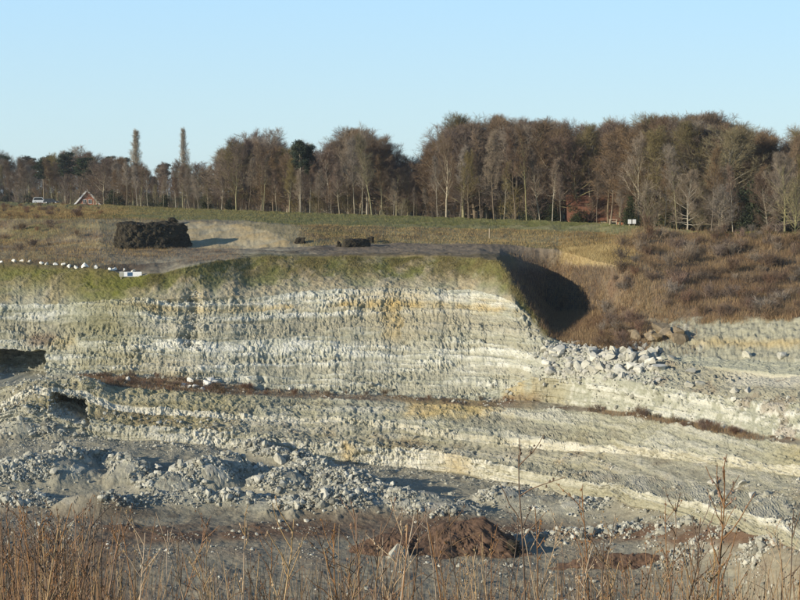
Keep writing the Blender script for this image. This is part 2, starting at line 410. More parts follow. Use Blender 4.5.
# bank and field
bk = is_seg('f5', 'f4', 'f3', 'f2', 'f1', 'A')
scrubR = sstep(600, 680, PX) * is_seg('A', 'B', 'C') * sstep(228, 240, PY + 4 * n_mid) + sstep(505, 570, PX + 10 * n_mid) * is_seg('C', 'C2') * sstep(252, 264, PY + 3 * n_mid)
scrubR = np.clip(scrubR, 0, 1)
brownL = (1 - sstep(70, 150, PX + 20 * n_lo)) * is_seg('A', 'B', 'C', 'C2') * sstep(206, 216, PY + 3 * n_mid)
grn += bk * np.clip(.98 - .25 * nn - .25 * sstep(223, 229, PY) * (PX > 250), 0, 1)
tan += bk * np.clip(.2 + .4 * n_mid, 0, .5)
sandy = is_seg('B') * win(168, 305, PX, 8) * sstep(0, 3, PY - 220 - .38 * np.clip(PX - 238, 0, 99))
tan += sandy * np.clip(.8 + .3 * n_mid, .4, 1); white += sandy * .25
mid = is_seg('B') * win(300, 610, PX, 12)
tan += mid * np.clip(.55 + .5 * n_mid, 0, .9); red += mid * np.clip(.25 + .3 * n_lo, 0, .5); grn += mid * np.clip(.75 + .5 * n_lo - .25 * nn, 0, .9); drk += mid * np.clip(.15 + .4 * n_mid, 0, .4)
drk += is_seg('B') * win(160, 300, PX, 10) * band(PY, 221.5, 1.2, .7)
drk += is_seg('A', 'B') * win(300, 480, PX, 20) * band(PY, 237, 3.5, .5) * sstep(.0, .5, n_mid)
bench = is_seg('C', 'C2') * (1 - scrubR)
red += bench * win(300, 580, PX, 40) * .6; mud += bench * win(120, 620, PX, 30) * .8
drk += bench * win(110, 335, PX, 15) * np.clip(.4 + .5 * n_mid, 0, .8)
drk += bench * win(330, 560, PX, 15) * np.clip(.12 + .3 * n_mid, 0, .4)
grn += bench * win(235, 520, PX, 10) * sstep(252, 256, PY) * .7
tan += bench * win(566, 628, PX, 8) * win(249, 266, PY, 2) * .95
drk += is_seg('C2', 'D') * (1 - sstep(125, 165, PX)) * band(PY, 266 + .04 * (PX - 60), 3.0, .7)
ln_ = fbm(X * .05, Y * .05, PY0 * .22, 51, 3)
tan += brownL * np.clip(.30 + .6 * n_mid + .5 * ln_, 0, .9); red += brownL * np.clip(.55 - .5 * n_mid - .5 * ln_, 0, .85); grn += brownL * np.clip(.4 + .6 * n_lo, 0, .65)
red += scrubR * np.clip(.72 + .4 * n_mid, .3, .95); tan += scrubR * np.clip(.3 - .4 * n_mid, 0, .6); grn += scrubR * np.clip(.2 + .4 * n_lo, 0, .5)
pat = win(566, 630, PX, 6) * win(249, 266, PY, 2); red *= 1 - .9 * pat; grn *= 1 - .9 * pat; drk *= 1 - pat; tan = tan * (1 - pat) + pat
drk += win(566, 612, PX, 6) * win(268, 275, PY, 2) * .5  # shadow strip below the straw patch, painted in as dark
cov = (white + yel + grn + tan + red + drk + mud) * 1.0; fill = is_seg('A', 'B', 'C') * np.clip(.85 - cov, 0, 1)
tan += fill * .55; red += fill * .35; grn += fill * .35
grn += win(700, 820, PX, 20) * win(228, 241, PY, 3) * .6
rs = right * is_seg('C2') * sstep(600, 660, PX) * sstep(316, 322, PY + 2 * n_mid)      # pale slope under the scrub
red *= 1 - rs; tan *= 1 - rs; grn *= 1 - rs
drk += is_seg('C', 'C2') * win(508, 600, PX, 8) * sstep(262, 275, PY) * .95  # dark soil weight paints the gully's cast shadow deeper
gulf = is_seg('C2') * win(552, 655, PX, 8) * sstep(318, 326, PY)
red += gulf * .75; tan += gulf * np.clip(.3 + .5 * n_mid, 0, .6)
yel += rs * band(PY, 343, 4, .55) * sstep(680, 720, PX) + rs * .12; white += rs * sstep(.2, .7, diag) * .4
# grassy top slope
gs = grassy
grn += gs * np.clip(.92 - .95 * sstep(.2, 1.0, TT + .25 * n_mid) - .4 * sstep(.1, .8, .9 * diag + .4 * n_mid + .3 * n_hi) + .1 * n_lo, 0, .95) * (1 - .4 * (1 - sstep(100, 175, PX)))
grn += gs * (1 - sstep(110, 180, PX)) * np.clip(.45 + .5 * n_lo + .2 * n_mid, 0, .7); mud += gs * .35
tan += gs * np.clip(.3 + .4 * n_mid, 0, .5); red += gs * (1 - TT) * np.clip(.30 + .3 * n_mid, 0, .5); white += gs * sstep(.2, .7, diag) * .12
# main face
fc = is_seg('D2') * (1 - right)
white += fc * np.clip(band(q, 303, 5, .75) + band(q, 317, 2.5, .55) + band(q, 346, 6, .6) + band(q, 362, 9, .6) + band(q, 379, 4, .4) + .34 * bed + .2 * n_st2 + .12, 0, 1) * (.45 + .65 * sp1)
yel += fc * np.clip((band(q, 309, 4, .75) + band(q, 301, 2, .25)) * (.25 + .75 * sstep(110, 200, PX)) * (.7 + .8 * n_mid) + .12 * n_lo, 0, .9)
yel += fc * win(396, 408, PX + 4 * n_mid, 4) * win(300, 340, PY, 8) * .5
mud += fc * np.clip(band(q, 327, 7, .5) + .35 * sstep(.2, .9, -bed) + .25 * fis + .35 * sstep(.3, .8, n_lo), 0, .6)
grn += fc * (1 - sstep(110, 180, PX)) * np.clip(.35 * (1 - TT) + .3 * n_lo, 0, .4)
red += fc * win(18, 48, PX, 8) * win(331, 345, PY, 4) * .7
yel += fc * win(45, 75, PX, 8) * win(335, 348, PY, 4) * .5
# ledge with scrub, stained slope below
lg = is_seg('E2') + is_seg('E1') * sstep(.4, .9, TT) * (1 - right)
red += lg * np.clip(.55 + .5 * n_mid + .3 * n_lo, 0, .95) * sstep(75, 100, PX); mud += lg * .4
yel += is_seg('E2', 'E3') * win(395, 500, PX + 12 * n_mid, 14) * win(392, 417, PY + 3 * n_mid, 5) * .75 + is_seg('E1', 'E2') * win(512, 530, PX, 8) * np.clip(.4 + .5 * n_mid, 0, .7) + is_seg('E1') * win(525, 562, PX, 12) * .25
red += is_seg('E2', 'E3') * win(425, 450, PX + 8 * n_mid, 6) * win(390, 400, PY, 4) * .5
e1 = is_seg('E1') * right
white += e1 * np.clip(.6 + .4 * n_st, 0, 1) * sp1 * sstep(555, 572, PX)
dr = is_seg('D2') * right
white += dr * np.clip(.35 + .3 * n_mid, 0, .8) * (1 - sstep(630, 690, PX)); mud += dr * sstep(640, 700, PX) * .5
white += dr * win(722, 830, PX, 10) * win(368, 384, PY, 4) * .8; red += dr * win(640, 830, PX, 10) * sstep(.1, .6, n_mid) * .4
red += e1 * win(735, 830, PX, 10) * sstep(0, .5, n_mid) * .5
# lower benches
sc3 = is_seg('E3'); sA = is_seg('E3', 'F2', 'F3')
white += sA * (.45 * sstep(.35, .9, bed + .5 * n_mid) + .3 * sstep(.3, .8, n_hi + .5 * n_lo)); drk += sA * .25 * sstep(.5, .95, -bed + .4 * n_mid)
mud += sc3 * .25; grn += sc3 * np.clip(.12 + .2 * n_lo, 0, .3); yel += sc3 * np.clip(.35 * n_lo + .1, 0, .35)
f1 = is_seg('F1'); white += f1 * np.clip(.85 + .35 * n_mid + .4 * n_lo, 0, 1) * (.7 + .3 * sp1); yel += f1 * .18
f2 = is_seg('F2', 'F3'); mud += f2 * .45; tan += f2 * np.clip(.1 + .35 * n_lo + .2 * n_mid, 0, .35); red += f2 * .25 * sstep(.2, .8, n_mid); drk += f2 * sstep(.6, 1, TT) * .12; grn += f2 * np.clip(.3 * n_lo + .1, 0, .3); yel += f2 * np.clip(.3 * n_lo, 0, .3)
g1 = is_seg('G1'); wleft = 1 - .55 * (1 - sstep(120, 200, PX))
thin = 1 - .85 * sstep(480, 600, PX) * sstep(.30, .5, TT + .1 * n_mid)
white += g1 * np.clip(.74 + .3 * bed + .2 * n_lo, 0, 1) * (.45 + .55 * sp1) * wleft * thin; grn += g1 * (1 - thin) * .12; mud += g1 * (1 - thin) * .3; yel += g1 * (band(PX, 348, 7, .6) + band(PX, 455, 12, .45) + .12)
# floor
mud += floor_ * np.clip(.75 - .5 * hmask, 0, 1)
white += floor_ * (hmask * (.2 + .5 * sstep(.5, .9, vc)) + .35 * sstep(.25, .8, n_mid + .6 * n_hi)); drk += floor_ * .25 * sstep(.25, .8, -n_mid + .5 * n_hi)
red += floor_ * win(110, 800, PX, 40) * np.exp(-((PY - (527 + .03 * np.abs(PX - 380))) / 10.0) ** 4) * np.clip(1.0 + .5 * n_mid, .3, 1)
red += floor_ * win(-20, 130, PX, 30) * sstep(500, 520, PY + 6 * n_mid) * .5 + floor_ * sstep(530, 545, PY + 5 * n_mid) * np.clip(.3 + .3 * n_mid, 0, .6)
drk += floor_ * win(80, 330, PX, 20) * band(PY, 517, 6, .75) * np.clip(.7 + n_mid, 0, 1)
drk += hmask * sstep(.75, .95, wc) * .25
hm2 = hmask * (1 - floor_); white += hm2 * .15
cl = lambda a: np.clip(a, 0, 1)
PX, PY = PX0, PY0
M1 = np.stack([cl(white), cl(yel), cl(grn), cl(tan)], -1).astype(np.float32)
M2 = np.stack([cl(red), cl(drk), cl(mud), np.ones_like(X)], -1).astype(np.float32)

def strip(name, r0, r1, smooth, label):
    V = P3[r0:r1 + 1].reshape(-1, 3); nr = r1 - r0
    i = (np.arange(nr)[:, None] * NC + np.arange(NC - 1)[None, :]).ravel()
    Q = np.stack([i, i + NC, i + NC + 1, i + 1], -1)
    me = mesh_np(name, V, Q, smooth=smooth)
    for nm, M in (('m1', M1), ('m2', M2)):
        a = me.attributes.new(nm, 'FLOAT_COLOR', 'POINT'); a.data.foreach_set('color', M[r0:r1 + 1].reshape(-1))
    o = obj(name, me, 'terrain'); tag(o, label, None, None, 'structure'); return o
strip('field', 0, row0['A'], True, 'flat green field under the trees beyond the far rim')
strip('grass_bank', row0['A'], row0['C'], True, 'low green and straw coloured bank along the far rim')
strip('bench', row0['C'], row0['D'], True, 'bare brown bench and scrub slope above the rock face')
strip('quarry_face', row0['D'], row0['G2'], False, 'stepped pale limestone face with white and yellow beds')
strip('quarry_floor', row0['G2'], NR - 1, False, 'grey muddy quarry floor with heaps of broken stone')

def spot(px, py, lo='A'):
    r, c = nearest(px, py, lo); return Vector(P3[r, c])

# ------------------------------------------------------------------ the near rim the camera stands on
def near_z(y, x=0.0):
    return np.interp(y, [-30, 2, 5, 9, 14, 22, 40, 64, 75], [2.0, 1.7, 1.1, 0.25, -1.5, -6.5, -22, -30.6, -32]) 
xs = np.concatenate([np.linspace(-70, -12, 30), np.linspace(-11.8, 11.8, 119), np.linspace(12, 70, 30)])
ys = np.concatenate([np.linspace(-30, 3, 20), np.linspace(3.2, 20, 90), np.linspace(21, 75, 40)])
NX, NY = np.meshgrid(xs, ys)
NZ = near_z(NY) + .12 * fbm(NX * .6, NY * .6, NX * 0, 31, 4) * sstep(-5, 3, NY)
iq = (np.arange(len(ys) - 1)[:, None] * len(xs) + np.arange(len(xs) - 1)[None, :]).ravel()
me = mesh_np('near_rim', np.stack([NX, NY, NZ], -1).reshape(-1, 3), np.stack([iq, iq + 1, iq + len(xs) + 1, iq + len(xs)], -1), smooth=True)
m, nt, b = nodes_of('near_soil')
f_ = maprange(nt, noise_node(nt, 3.0, 6, .7, objcoord(nt)), .3, .7)
nt.links.new(mixc(nt, f_, (.10, .075, .045), (.24, .18, .10)), b.inputs['Base Color'])
tag(obj('near_rim', me, 'near_soil'), 'grassy near rim below the camera', None, None, 'structure')

# ------------------------------------------------------------------ stones
mat_plain('stone_pale', (.33, .325, .265), (.54, .52, .435), 2.0, rnd=.22)
mat_plain('stone_white', (.62, .60, .52), (.80, .78, .70), 3.0, rnd=.06)
mat_plain('stone_grey', (.24, .24, .20), (.46, .45, .38), 1.5)
mat_plain('stone_brown', (.13, .10, .06), (.33, .26, .16), 2.0, rnd=.2)
mat_plain('earth_dark', (.018, .015, .011), (.06, .05, .03), 1.2)
mat_plain('earth_red', (.06, .038, .024), (.15, .094, .062), 1.6)
ICO_V = []
ph = (1 + 5 ** .5) / 2
for a_, b_ in ((1, ph), (-1, ph), (1, -ph), (-1, -ph)): ICO_V += [(0, a_, b_), (a_, b_, 0), (b_, 0, a_)]
ICO_V = np.array(ICO_V) / math.sqrt(1 + ph * ph)
ICO_F = []
for i in range(12):
    for j in range(i + 1, 12):
        for k in range(j + 1, 12):
            e = 1.06
            if all(np.linalg.norm(ICO_V[a_] - ICO_V[b_]) < e for a_, b_ in ((i, j), (j, k), (i, k))):
                n_ = np.cross(ICO_V[j] - ICO_V[i], ICO_V[k] - ICO_V[i])
                ICO_F.append((i, j, k) if n_ @ ICO_V[i] > 0 else (i, k, j))
ICO_F = np.array(ICO_F)
def rand_rot(n, r):
    q_ = r.normal(size=(n, 4)); q_ /= np.linalg.norm(q_, axis=1, keepdims=True)
    a_, b_, c_, d_ = q_.T
    return np.stack([np.stack([1-2*(c_*c_+d_*d_), 2*(b_*c_-a_*d_), 2*(b_*d_+a_*c_)], -1),
                     np.stack([2*(b_*c_+a_*d_), 1-2*(b_*b_+d_*d_), 2*(c_*d_-a_*b_)], -1),
                     np.stack([2*(b_*d_-a_*c_), 2*(c_*d_+a_*b_), 1-2*(b_*b_+c_*c_)], -1)], 1)
mat_tint('stone_mixed', [(.13, .125, .10), (.27, .265, .215), (.40, .39, .32), (.54, .53, .45)])
def stones(name, P, S, mat, label, seed):
    r = np.random.default_rng(seed); n = len(P)
    V = ICO_V[None] * r.uniform(.62, 1.15, (n, 12, 1)) * r.uniform(.55, 1.25, (n, 1, 3))
    V = np.einsum('nij,nkj->nki', rand_rot(n, r), V) * S[:, None, None] + P[:, None, :]
    T = (ICO_F[None] + (np.arange(n) * 12)[:, None, None]).reshape(-1, 3)
    me_ = mesh_np(name, V.reshape(-1, 3), None, T); a_ = me_.attributes.new('tint', 'FLOAT', 'POINT')
    a_.data.foreach_set('value', np.repeat(r.beta(2.0, 2.0, n), 12).astype(np.float32))
    o = obj(name, me_, mat); return tag(o, label, 'stones', None, 'stuff')
gx = np.linalg.norm(np.gradient(P3, axis=1), axis=-1); gy = np.linalg.norm(np.gradient(P3, axis=0), axis=-1)
AREA = gx * gy * ((PX > -40) & (PX < 840))
def pick(wt, n, seed):
    r = np.random.default_rng(seed); p = (wt * AREA).ravel(); p = p / p.sum()
    i = r.choice(p.size, n, p=p); P = P3.reshape(-1, 3)[i].copy()
    P[:, 0] += r.normal(0, .12, n); P[:, 1] += r.normal(0, .2, n)
    return P, i
r_ = np.random.default_rng(3)
P_, _ = pick(floor_ * hmask ** 2 * np.clip(.2 + 1.5 * n_mid + .5, 0, 3), 22000, 1)
stones('heap_stones', P_, .09 + .085 * r_.pareto(2.3, 22000).clip(0, 5), 'stone_mixed', 'broken grey limestone heaped over the quarry floor', 2)
P_, _ = pick(floor_ * (1 - .7 * hmask) * sstep(.1, .9, n_lo + n_mid + .3), 9000, 4)
stones('loose_stones', P_, .05 + .05 * r_.pareto(2.6, 9000).clip(0, 5), 'stone_mixed', 'small loose stones scattered on the muddy floor', 5)
P_, _ = pick(is_seg('E1', 'E2', 'F2', 'F3') * sstep(.0, .6, n_mid + n_lo + .2) + is_seg('G2') * (TT < .35) + .6 * is_seg('D2') * sstep(.75, 1, TT) + 1.5 * hm2 + 2 * win(183, 203, PX, 4) * win(285, 350, PY, 5), 6500, 6)
stones('ledge_stones', P_, .08 + .08 * r_.pareto(2.8, 6500).clip(0, 4), 'stone_mixed', 'pale stones fallen on the ledges of the face', 7)
P_, _ = pick(win(535, 655, PX, 12) * win(343, 384, PY, 4) * right, 1100, 8)
stones('rubble_stones', P_, .14 + .13 * r_.pareto(2.4, 1100).clip(0, 3), 'stone_pale', 'small pale stones between the big blocks of the rubble heap', 9)

def boulder_mesh(seed, cuts=9, flat=1.0):
    r = np.random.default_rng(seed)
    V = []; 
    V = list(ICO_V); F_ = [tuple(f) for f in ICO_F]; mid = {}
    def m_(a, b):
        k = (min(a, b), max(a, b))
        if k not in mid:
            p = V[a] + V[b]; V.append(p / np.linalg.norm(p)); mid[k] = len(V) - 1
        return mid[k]
    F2 = []
    for a, b, c in F_:
        ab, bc, ca = m_(a, b), m_(b, c), m_(c, a); F2 += [(a, ab, ca), (b, bc, ab), (c, ca, bc), (ab, bc, ca)]
    V = np.array(V) * 1.25
    for _ in range(cuts):
        n = r.normal(size=3); n /= np.linalg.norm(n); dd = r.uniform(.36, .80)
        s_ = V @ n - dd; V = V - np.clip(s_, 0, None)[:, None] * n
    V *= np.array([1, .8, .74 * flat])
    return mesh_np('boulder', V * 1.15, None, np.array(F2))
BM = [boulder_mesh(100 + i) for i in range(8)]; SM = [boulder_mesh(200 + i, 13, .55) for i in range(4)]
def boulder(name, mesh, p, s, mat, label, group, rot=None, sink=.3, cat='boulder'):
    o = bpy.data.objects.new(name, mesh); COL.objects.link(o)
    o.location = Vector(p) + Vector((0, 0, s * (.62 - sink)))
    o.rotation_euler = rot or (random.uniform(-.6, .6), random.uniform(-.6, .6), random.uniform(0, 6.28)); o.scale = (s,) * 3
    if not mesh.materials: mesh.materials.append(MATS[mat])
    o.material_slots[0].link = 'OBJECT'; o.material_slots[0].material = MATS[mat]
    return tag(o, label, cat, group)
ORD = ['first','second','third','fourth','fifth','sixth','seventh','eighth','ninth','tenth','eleventh','twelfth','thirteenth','fourteenth','fifteenth','sixteenth']
rim_row = [(2,263,.35),(14,262.5,.42),(22,262.5,.36),(29,262.5,.3),(42,264,.38),(46.5,264.5,.36),(56.5,265.5,.42),(64,266,.4),(69,267,.42),(77,268,.36),(85,268.5,.62),(96,270,.46),(110,270.5,.44),(114.5,270.5,.44),(124,271.5,.36),(133,272,.36)]
for i, (px, py, s) in enumerate(rim_row):
    boulder('boulder', BM[i % 8], spot(px, py, 'C'), s * .85, 'stone_white',
            ORD[i] + ' white boulder from the left in the row along the rim track' + (', the largest one' if i == 10 else ''), 'white boulders lining the rim track', sink=.12)
r_ = np.random.default_rng(12)
for i in range(70):
    t = r_.random(); px = 546 + 112 * t + r_.normal(0, 4); py = 347 + 10 * t + r_.uniform(0, 26) * (1 - .25 * t)
    boulder('limestone_block', BM[i % 8], spot(px, py, 'C2'), r_.uniform(.42, .95), 'stone_pale', 'pale angular limestone block in the rubble heap below the dark gully', 'blocks of the rubble heap', sink=.2, cat='rock')
for i, (px, py, s) in enumerate([(660,362,.6),(671,361,.7),(690,372,.6),(745,357,.8),(780,357,.7),(687,385,.7),(702,384,.6),(735,391,.6),(748,391,.5),(652,372,.5)]):
    boulder('limestone_block', BM[(i + 3) % 8], spot(px, py, 'C2'), s, 'stone_pale', 'pale limestone block lying alone on the ledge right of the rubble heap', 'lone blocks on the right ledge', cat='rock')
for i in range(20):
    px = 632 + 50 * r_.random(); py = 332 + 11 * r_.random()
    boulder('brown_slab', BM[i % 8], spot(px, py, 'C'), r_.uniform(.5, 1.15), 'stone_brown', 'tilted brown stone slab in the small pile beside the reddish grass', 'brown slabs piled at the slope foot',
            rot=(r_.uniform(-.7, .7), r_.uniform(.1, .9), r_.uniform(0, 6)), sink=.1, cat='rock')
for i, (px, py, s) in enumerate([(184,386,.55),(191,385,.5),(197,387,.45),(206,386,.6),(211,384,.55),(216,385,.5),(188,389,.4),(203,389,.4),(128,381,.5),(290,386,.4)]):
    boulder('ledge_rock', BM[(i * 3) % 8], spot(px, py, 'E1'), s, 'stone_white', 'bright pale rock lying on the scrubby ledge at the foot of the main face', 'bright rocks on the scrubby ledge', cat='rock')
for i, (px, py, s, k) in enumerate([(282,466,.8,0),(297,465,.6,0),(258,495,.7,0),(268,501,.6,0),(303,503,.7,0),(396,557,1.0,0),(408,541,.5,0),(715,494,.5,0),(726,496,.5,0),(740,486,.5,0),(752,497,.5,0),(125,476,.7,0),(158,471,.5,0),(713,484,.5,0)]):
    boulder('floor_rock', BM[(i * 5 + 1) % 8], spot(px, py, 'F1'), s, 'stone_pale', 'single pale rock lying out on the lower benches and pit floor', 'single rocks on the pit floor', cat='rock')

# ------------------------------------------------------------------ earth heaps
def heap(name, c, rx, ry, h, mat, label, seed, flat=.5, rz=0.0, rough=.25, group=None):
    """mound with steep sides and an uneven, partly flat top"""
    n1 = 150
    th = np.linspace(0, 2 * np.pi, n1, endpoint=False)[None, :]; rr = np.concatenate([np.linspace(0, flat, 14)[:-1], np.linspace(flat, 1, 36)])[:, None]; n2 = len(rr)
    edge = 1 + .16 * fbm(np.cos(th) * 1.6, np.sin(th) * 1.6, th * 0, seed, 3)
    x = rr * np.cos(th) * rx * edge; y = rr * np.sin(th) * ry * edge
    z = h * (1 - sstep(flat, 1.0, rr + 0 * th)) * (1 + (.08 if flat > .6 else .22) * fbm(x * .35, y * .35, x * 0, seed + 3, 3)) - .45 * rr ** 6
    n = (fbm(x * .9, y * .9, z * 1.3, seed + 7, 5, .62) + .9 * (voronoi(x * 1.6, y * 1.6, z * 1.9, seed)[2] - .5)) * rough
    x = x + n * np.cos(th) * sstep(.2, .6, rr); y = y + n * np.sin(th) * sstep(.2, .6, rr); z = z + n * .6 * (1 - rr ** 4)
    V = np.stack([x, y, z], -1).reshape(-1, 3)
    i = (np.arange(n2 - 1)[:, None] * n1 + np.arange(n1)[None, :]).ravel(); j = (np.arange(n2 - 1)[:, None] * n1 + (np.arange(n1)[None, :] + 1) % n1).ravel()
    o = obj(name, mesh_np(name, V, np.stack([i, i + n1, j + n1, j], -1)), mat); o.location = c; o.rotation_euler[2] = rz
    return tag(o, label, 'earth heap', group)
c = spot(143, 249, 'A'); heap('spoil_heap', c + Vector((.6, 3.0, -.15)), 6.0, 2.6, 4.0, 'earth_dark', 'big dark steep-sided spoil heap on the bench above the main face', 41, .8, .40, .3)
c = spot(122, 226, 'A'); heap('spoil_heap', c + Vector((0, 1, -.1)), 1.5, 1.0, .8, 'earth_dark', 'small low dark earth mound just left of the big spoil heap', 43, .3)
c = spot(171, 226, 'A'); heap('spoil_heap', c + Vector((0, 1, -.2)), 1.7, 1.2, 1.3, 'earth_dark', 'small dark earth hump at the top right of the big spoil heap', 44, .3)
c = spot(356, 248, 'A'); heap('earth_block', c + Vector((0, 1.3, -.1)), 2.5, 1.0, 1.35, 'earth_dark', 'flat-topped dark earth block standing on the sandy bench', 45, .85, .45, .12)
c = spot(371, 243, 'A'); heap('earth_block', c + Vector((0, 1, -.1)), .8, .7, .9, 'earth_dark', 'small dark lump at the right end of the flat-topped earth block', 46, .5)
c = spot(339, 247, 'A'); heap('earth_block', c + Vector((0, .4, -.05)), .45, .4, .85, 'earth_dark', 'small dark knob just left of the flat-topped earth block', 47, .4)
c = spot(300, 243, 'A'); heap('earth_block', c + Vector((0, .5, -.1)), 1.1, .7, .8, 'earth_dark', 'small dark earth lump right of the sandy scarp', 48, .5)
c = spot(466, 556, 'H1'); heap('red_heap', c + Vector((0, 2.2, -.2)), 7.0, 3.6, 3.3, 'earth_red', 'rounded heap of reddish earth on the pit floor', 49, .05, .1, .28)
c = spot(395, 556, 'H1'); heap('red_heap', c + Vector((0, 2, -.2)), 5.2, 2.6, 2.0, 'earth_red', 'lower reddish earth heap left of the rounded one', 50, .05, 0, .25)
c = spot(513, 556, 'H1'); heap('shade_hump', c + Vector((0, .5, -.1)), .75, .6, 1.35, 'earth_dark', 'black hump standing for a shaded recess at the right foot of the reddish heap', 51, .6)  # dark mound added in place of a recess lying in shade
c = spot(640, 572, 'H1'); heap('red_heap', c + Vector((0, 2, -.3)), 8.5, 2.2, 1.3, 'earth_red', 'long low reddish earth ridge at the lower right', 52, .05, -.1, .22)

# ------------------------------------------------------------------ ribbons: twigs and blades
def ribbons(P0, P1, w0, w1, r, side=None):
    D = P1 - P0; D = D / (np.linalg.norm(D, axis=1, keepdims=True) + 1e-9)
    if side is None: side = r.normal(size=D.shape)
    S = np.cross(D, side); S /= (np.linalg.norm(S, axis=1, keepdims=True) + 1e-9)
    w0 = np.broadcast_to(np.asarray(w0, float).reshape(-1, 1), (len(D), 1)); w1 = np.broadcast_to(np.asarray(w1, float).reshape(-1, 1), (len(D), 1))
    V = np.stack([P0 - S * w0 / 2, P0 + S * w0 / 2, P1 + S * w1 / 2, P1 - S * w1 / 2], 1)
    Q = np.arange(len(D) * 4).reshape(-1, 4)
    return V.reshape(-1, 3), Q
def tubes(lines, n):            # lines: list of (pts Kx3, radii K)
    Vs, Qs, k0 = [], [], 0
    ang = np.arange(n) * 2 * np.pi / n
    for pts, rad in lines:
        K = len(pts); T = np.gradient(pts, axis=0); T /= np.linalg.norm(T, axis=1, keepdims=True) + 1e-9
        ref = np.array([.31, .95, .05]) if abs(T[0, 2]) > .8 else np.array([0, 0, 1.0])
        A_ = np.cross(T, ref); A_ /= np.linalg.norm(A_, axis=1, keepdims=True) + 1e-9; B_ = np.cross(T, A_)
        V = pts[:, None] + rad[:, None, None] * (np.cos(ang)[None, :, None] * A_[:, None] + np.sin(ang)[None, :, None] * B_[:, None])
        i = (np.arange(K - 1)[:, None] * n + np.arange(n)[None, :]).ravel(); j = (np.arange(K - 1)[:, None] * n + (np.arange(n)[None, :] + 1) % n).ravel()
        Vs.append(V.reshape(-1, 3)); Qs.append(np.stack([i, j, j + n, i + n], -1) + k0); k0 += K * n
    return np.concatenate(Vs), np.concatenate(Qs)
def poly(p, d_, Ln, n, wob, up, r):
    pts = [np.array(p, float)]; d_ = np.array(d_, float); st = Ln / n
    for _ in range(n):
        d_ = d_ + r.normal(size=3) * wob + np.array([0, 0, up]); d_ /= np.linalg.norm(d_); pts.append(pts[-1] + d_ * st)
    return np.array(pts)
def along(pts, t):
    k = np.clip(t * (len(pts) - 1), 0, len(pts) - 1.001); i = int(k); f = k - i
    d_ = pts[i + 1] - pts[i]; return pts[i] * (1 - f) + pts[i + 1] * f, d_ / (np.linalg.norm(d_) + 1e-9)

KINDS = dict(
 birch=dict(H=16, r=.17, clear=.38, n1=30, ang=(62, 22), len1=lambda t: .20 * (1 - .55 * t) , n2=7, l2=.5, n3=8, n4=4, tw=1.0, up=.10, wob=.10, twob=.035),
 slim=dict(H=15, r=.12, clear=.45, n1=22, ang=(50, 20), len1=lambda t: .17 * (1 - .6 * t), n2=7, l2=.5, n3=7, n4=4, tw=.8, up=.12, wob=.10, twob=.03),
 oak=dict(H=15, r=.30, clear=.22, n1=30, ang=(85, 15), len1=lambda t: .38 * (1 - .55 * t * t), n2=9, l2=.48, n3=9, n4=5, tw=1.1, up=.07, wob=.16, twob=.05),
 beech=dict(H=15, r=.28, clear=.12, n1=40, ang=(88, 18), len1=lambda t: .36 * math.sqrt(max(.05, 1 - ((t - .35) / .68) ** 2)), n2=10, l2=.42, n3=9, n4=5, tw=1.0, up=.08, wob=.12, twob=.04),
 ash=dict(H=17, r=.26, clear=.28, n1=20, ang=(48, 10), len1=lambda t: .46 * (1 - .55 * t), n2=9, l2=.36, n3=8, n4=4, tw=1.2, up=.09, wob=.09, twob=.05),
 poplar=dict(H=20, r=.28, clear=.10, n1=90, ang=(26, 8), len1=lambda t: .36 * (1 - .92 * t), n2=8, l2=.26, n3=7, n4=3, tw=.55, up=.10, wob=.05, twob=.012),
 bush=dict(H=6, r=.10, clear=.02, n1=26, ang=(40, 6), len1=lambda t: .75 * (1 - .4 * t), n2=8, l2=.3, n3=6, n4=2, tw=.6, up=.06, wob=.07, twob=.05),
)
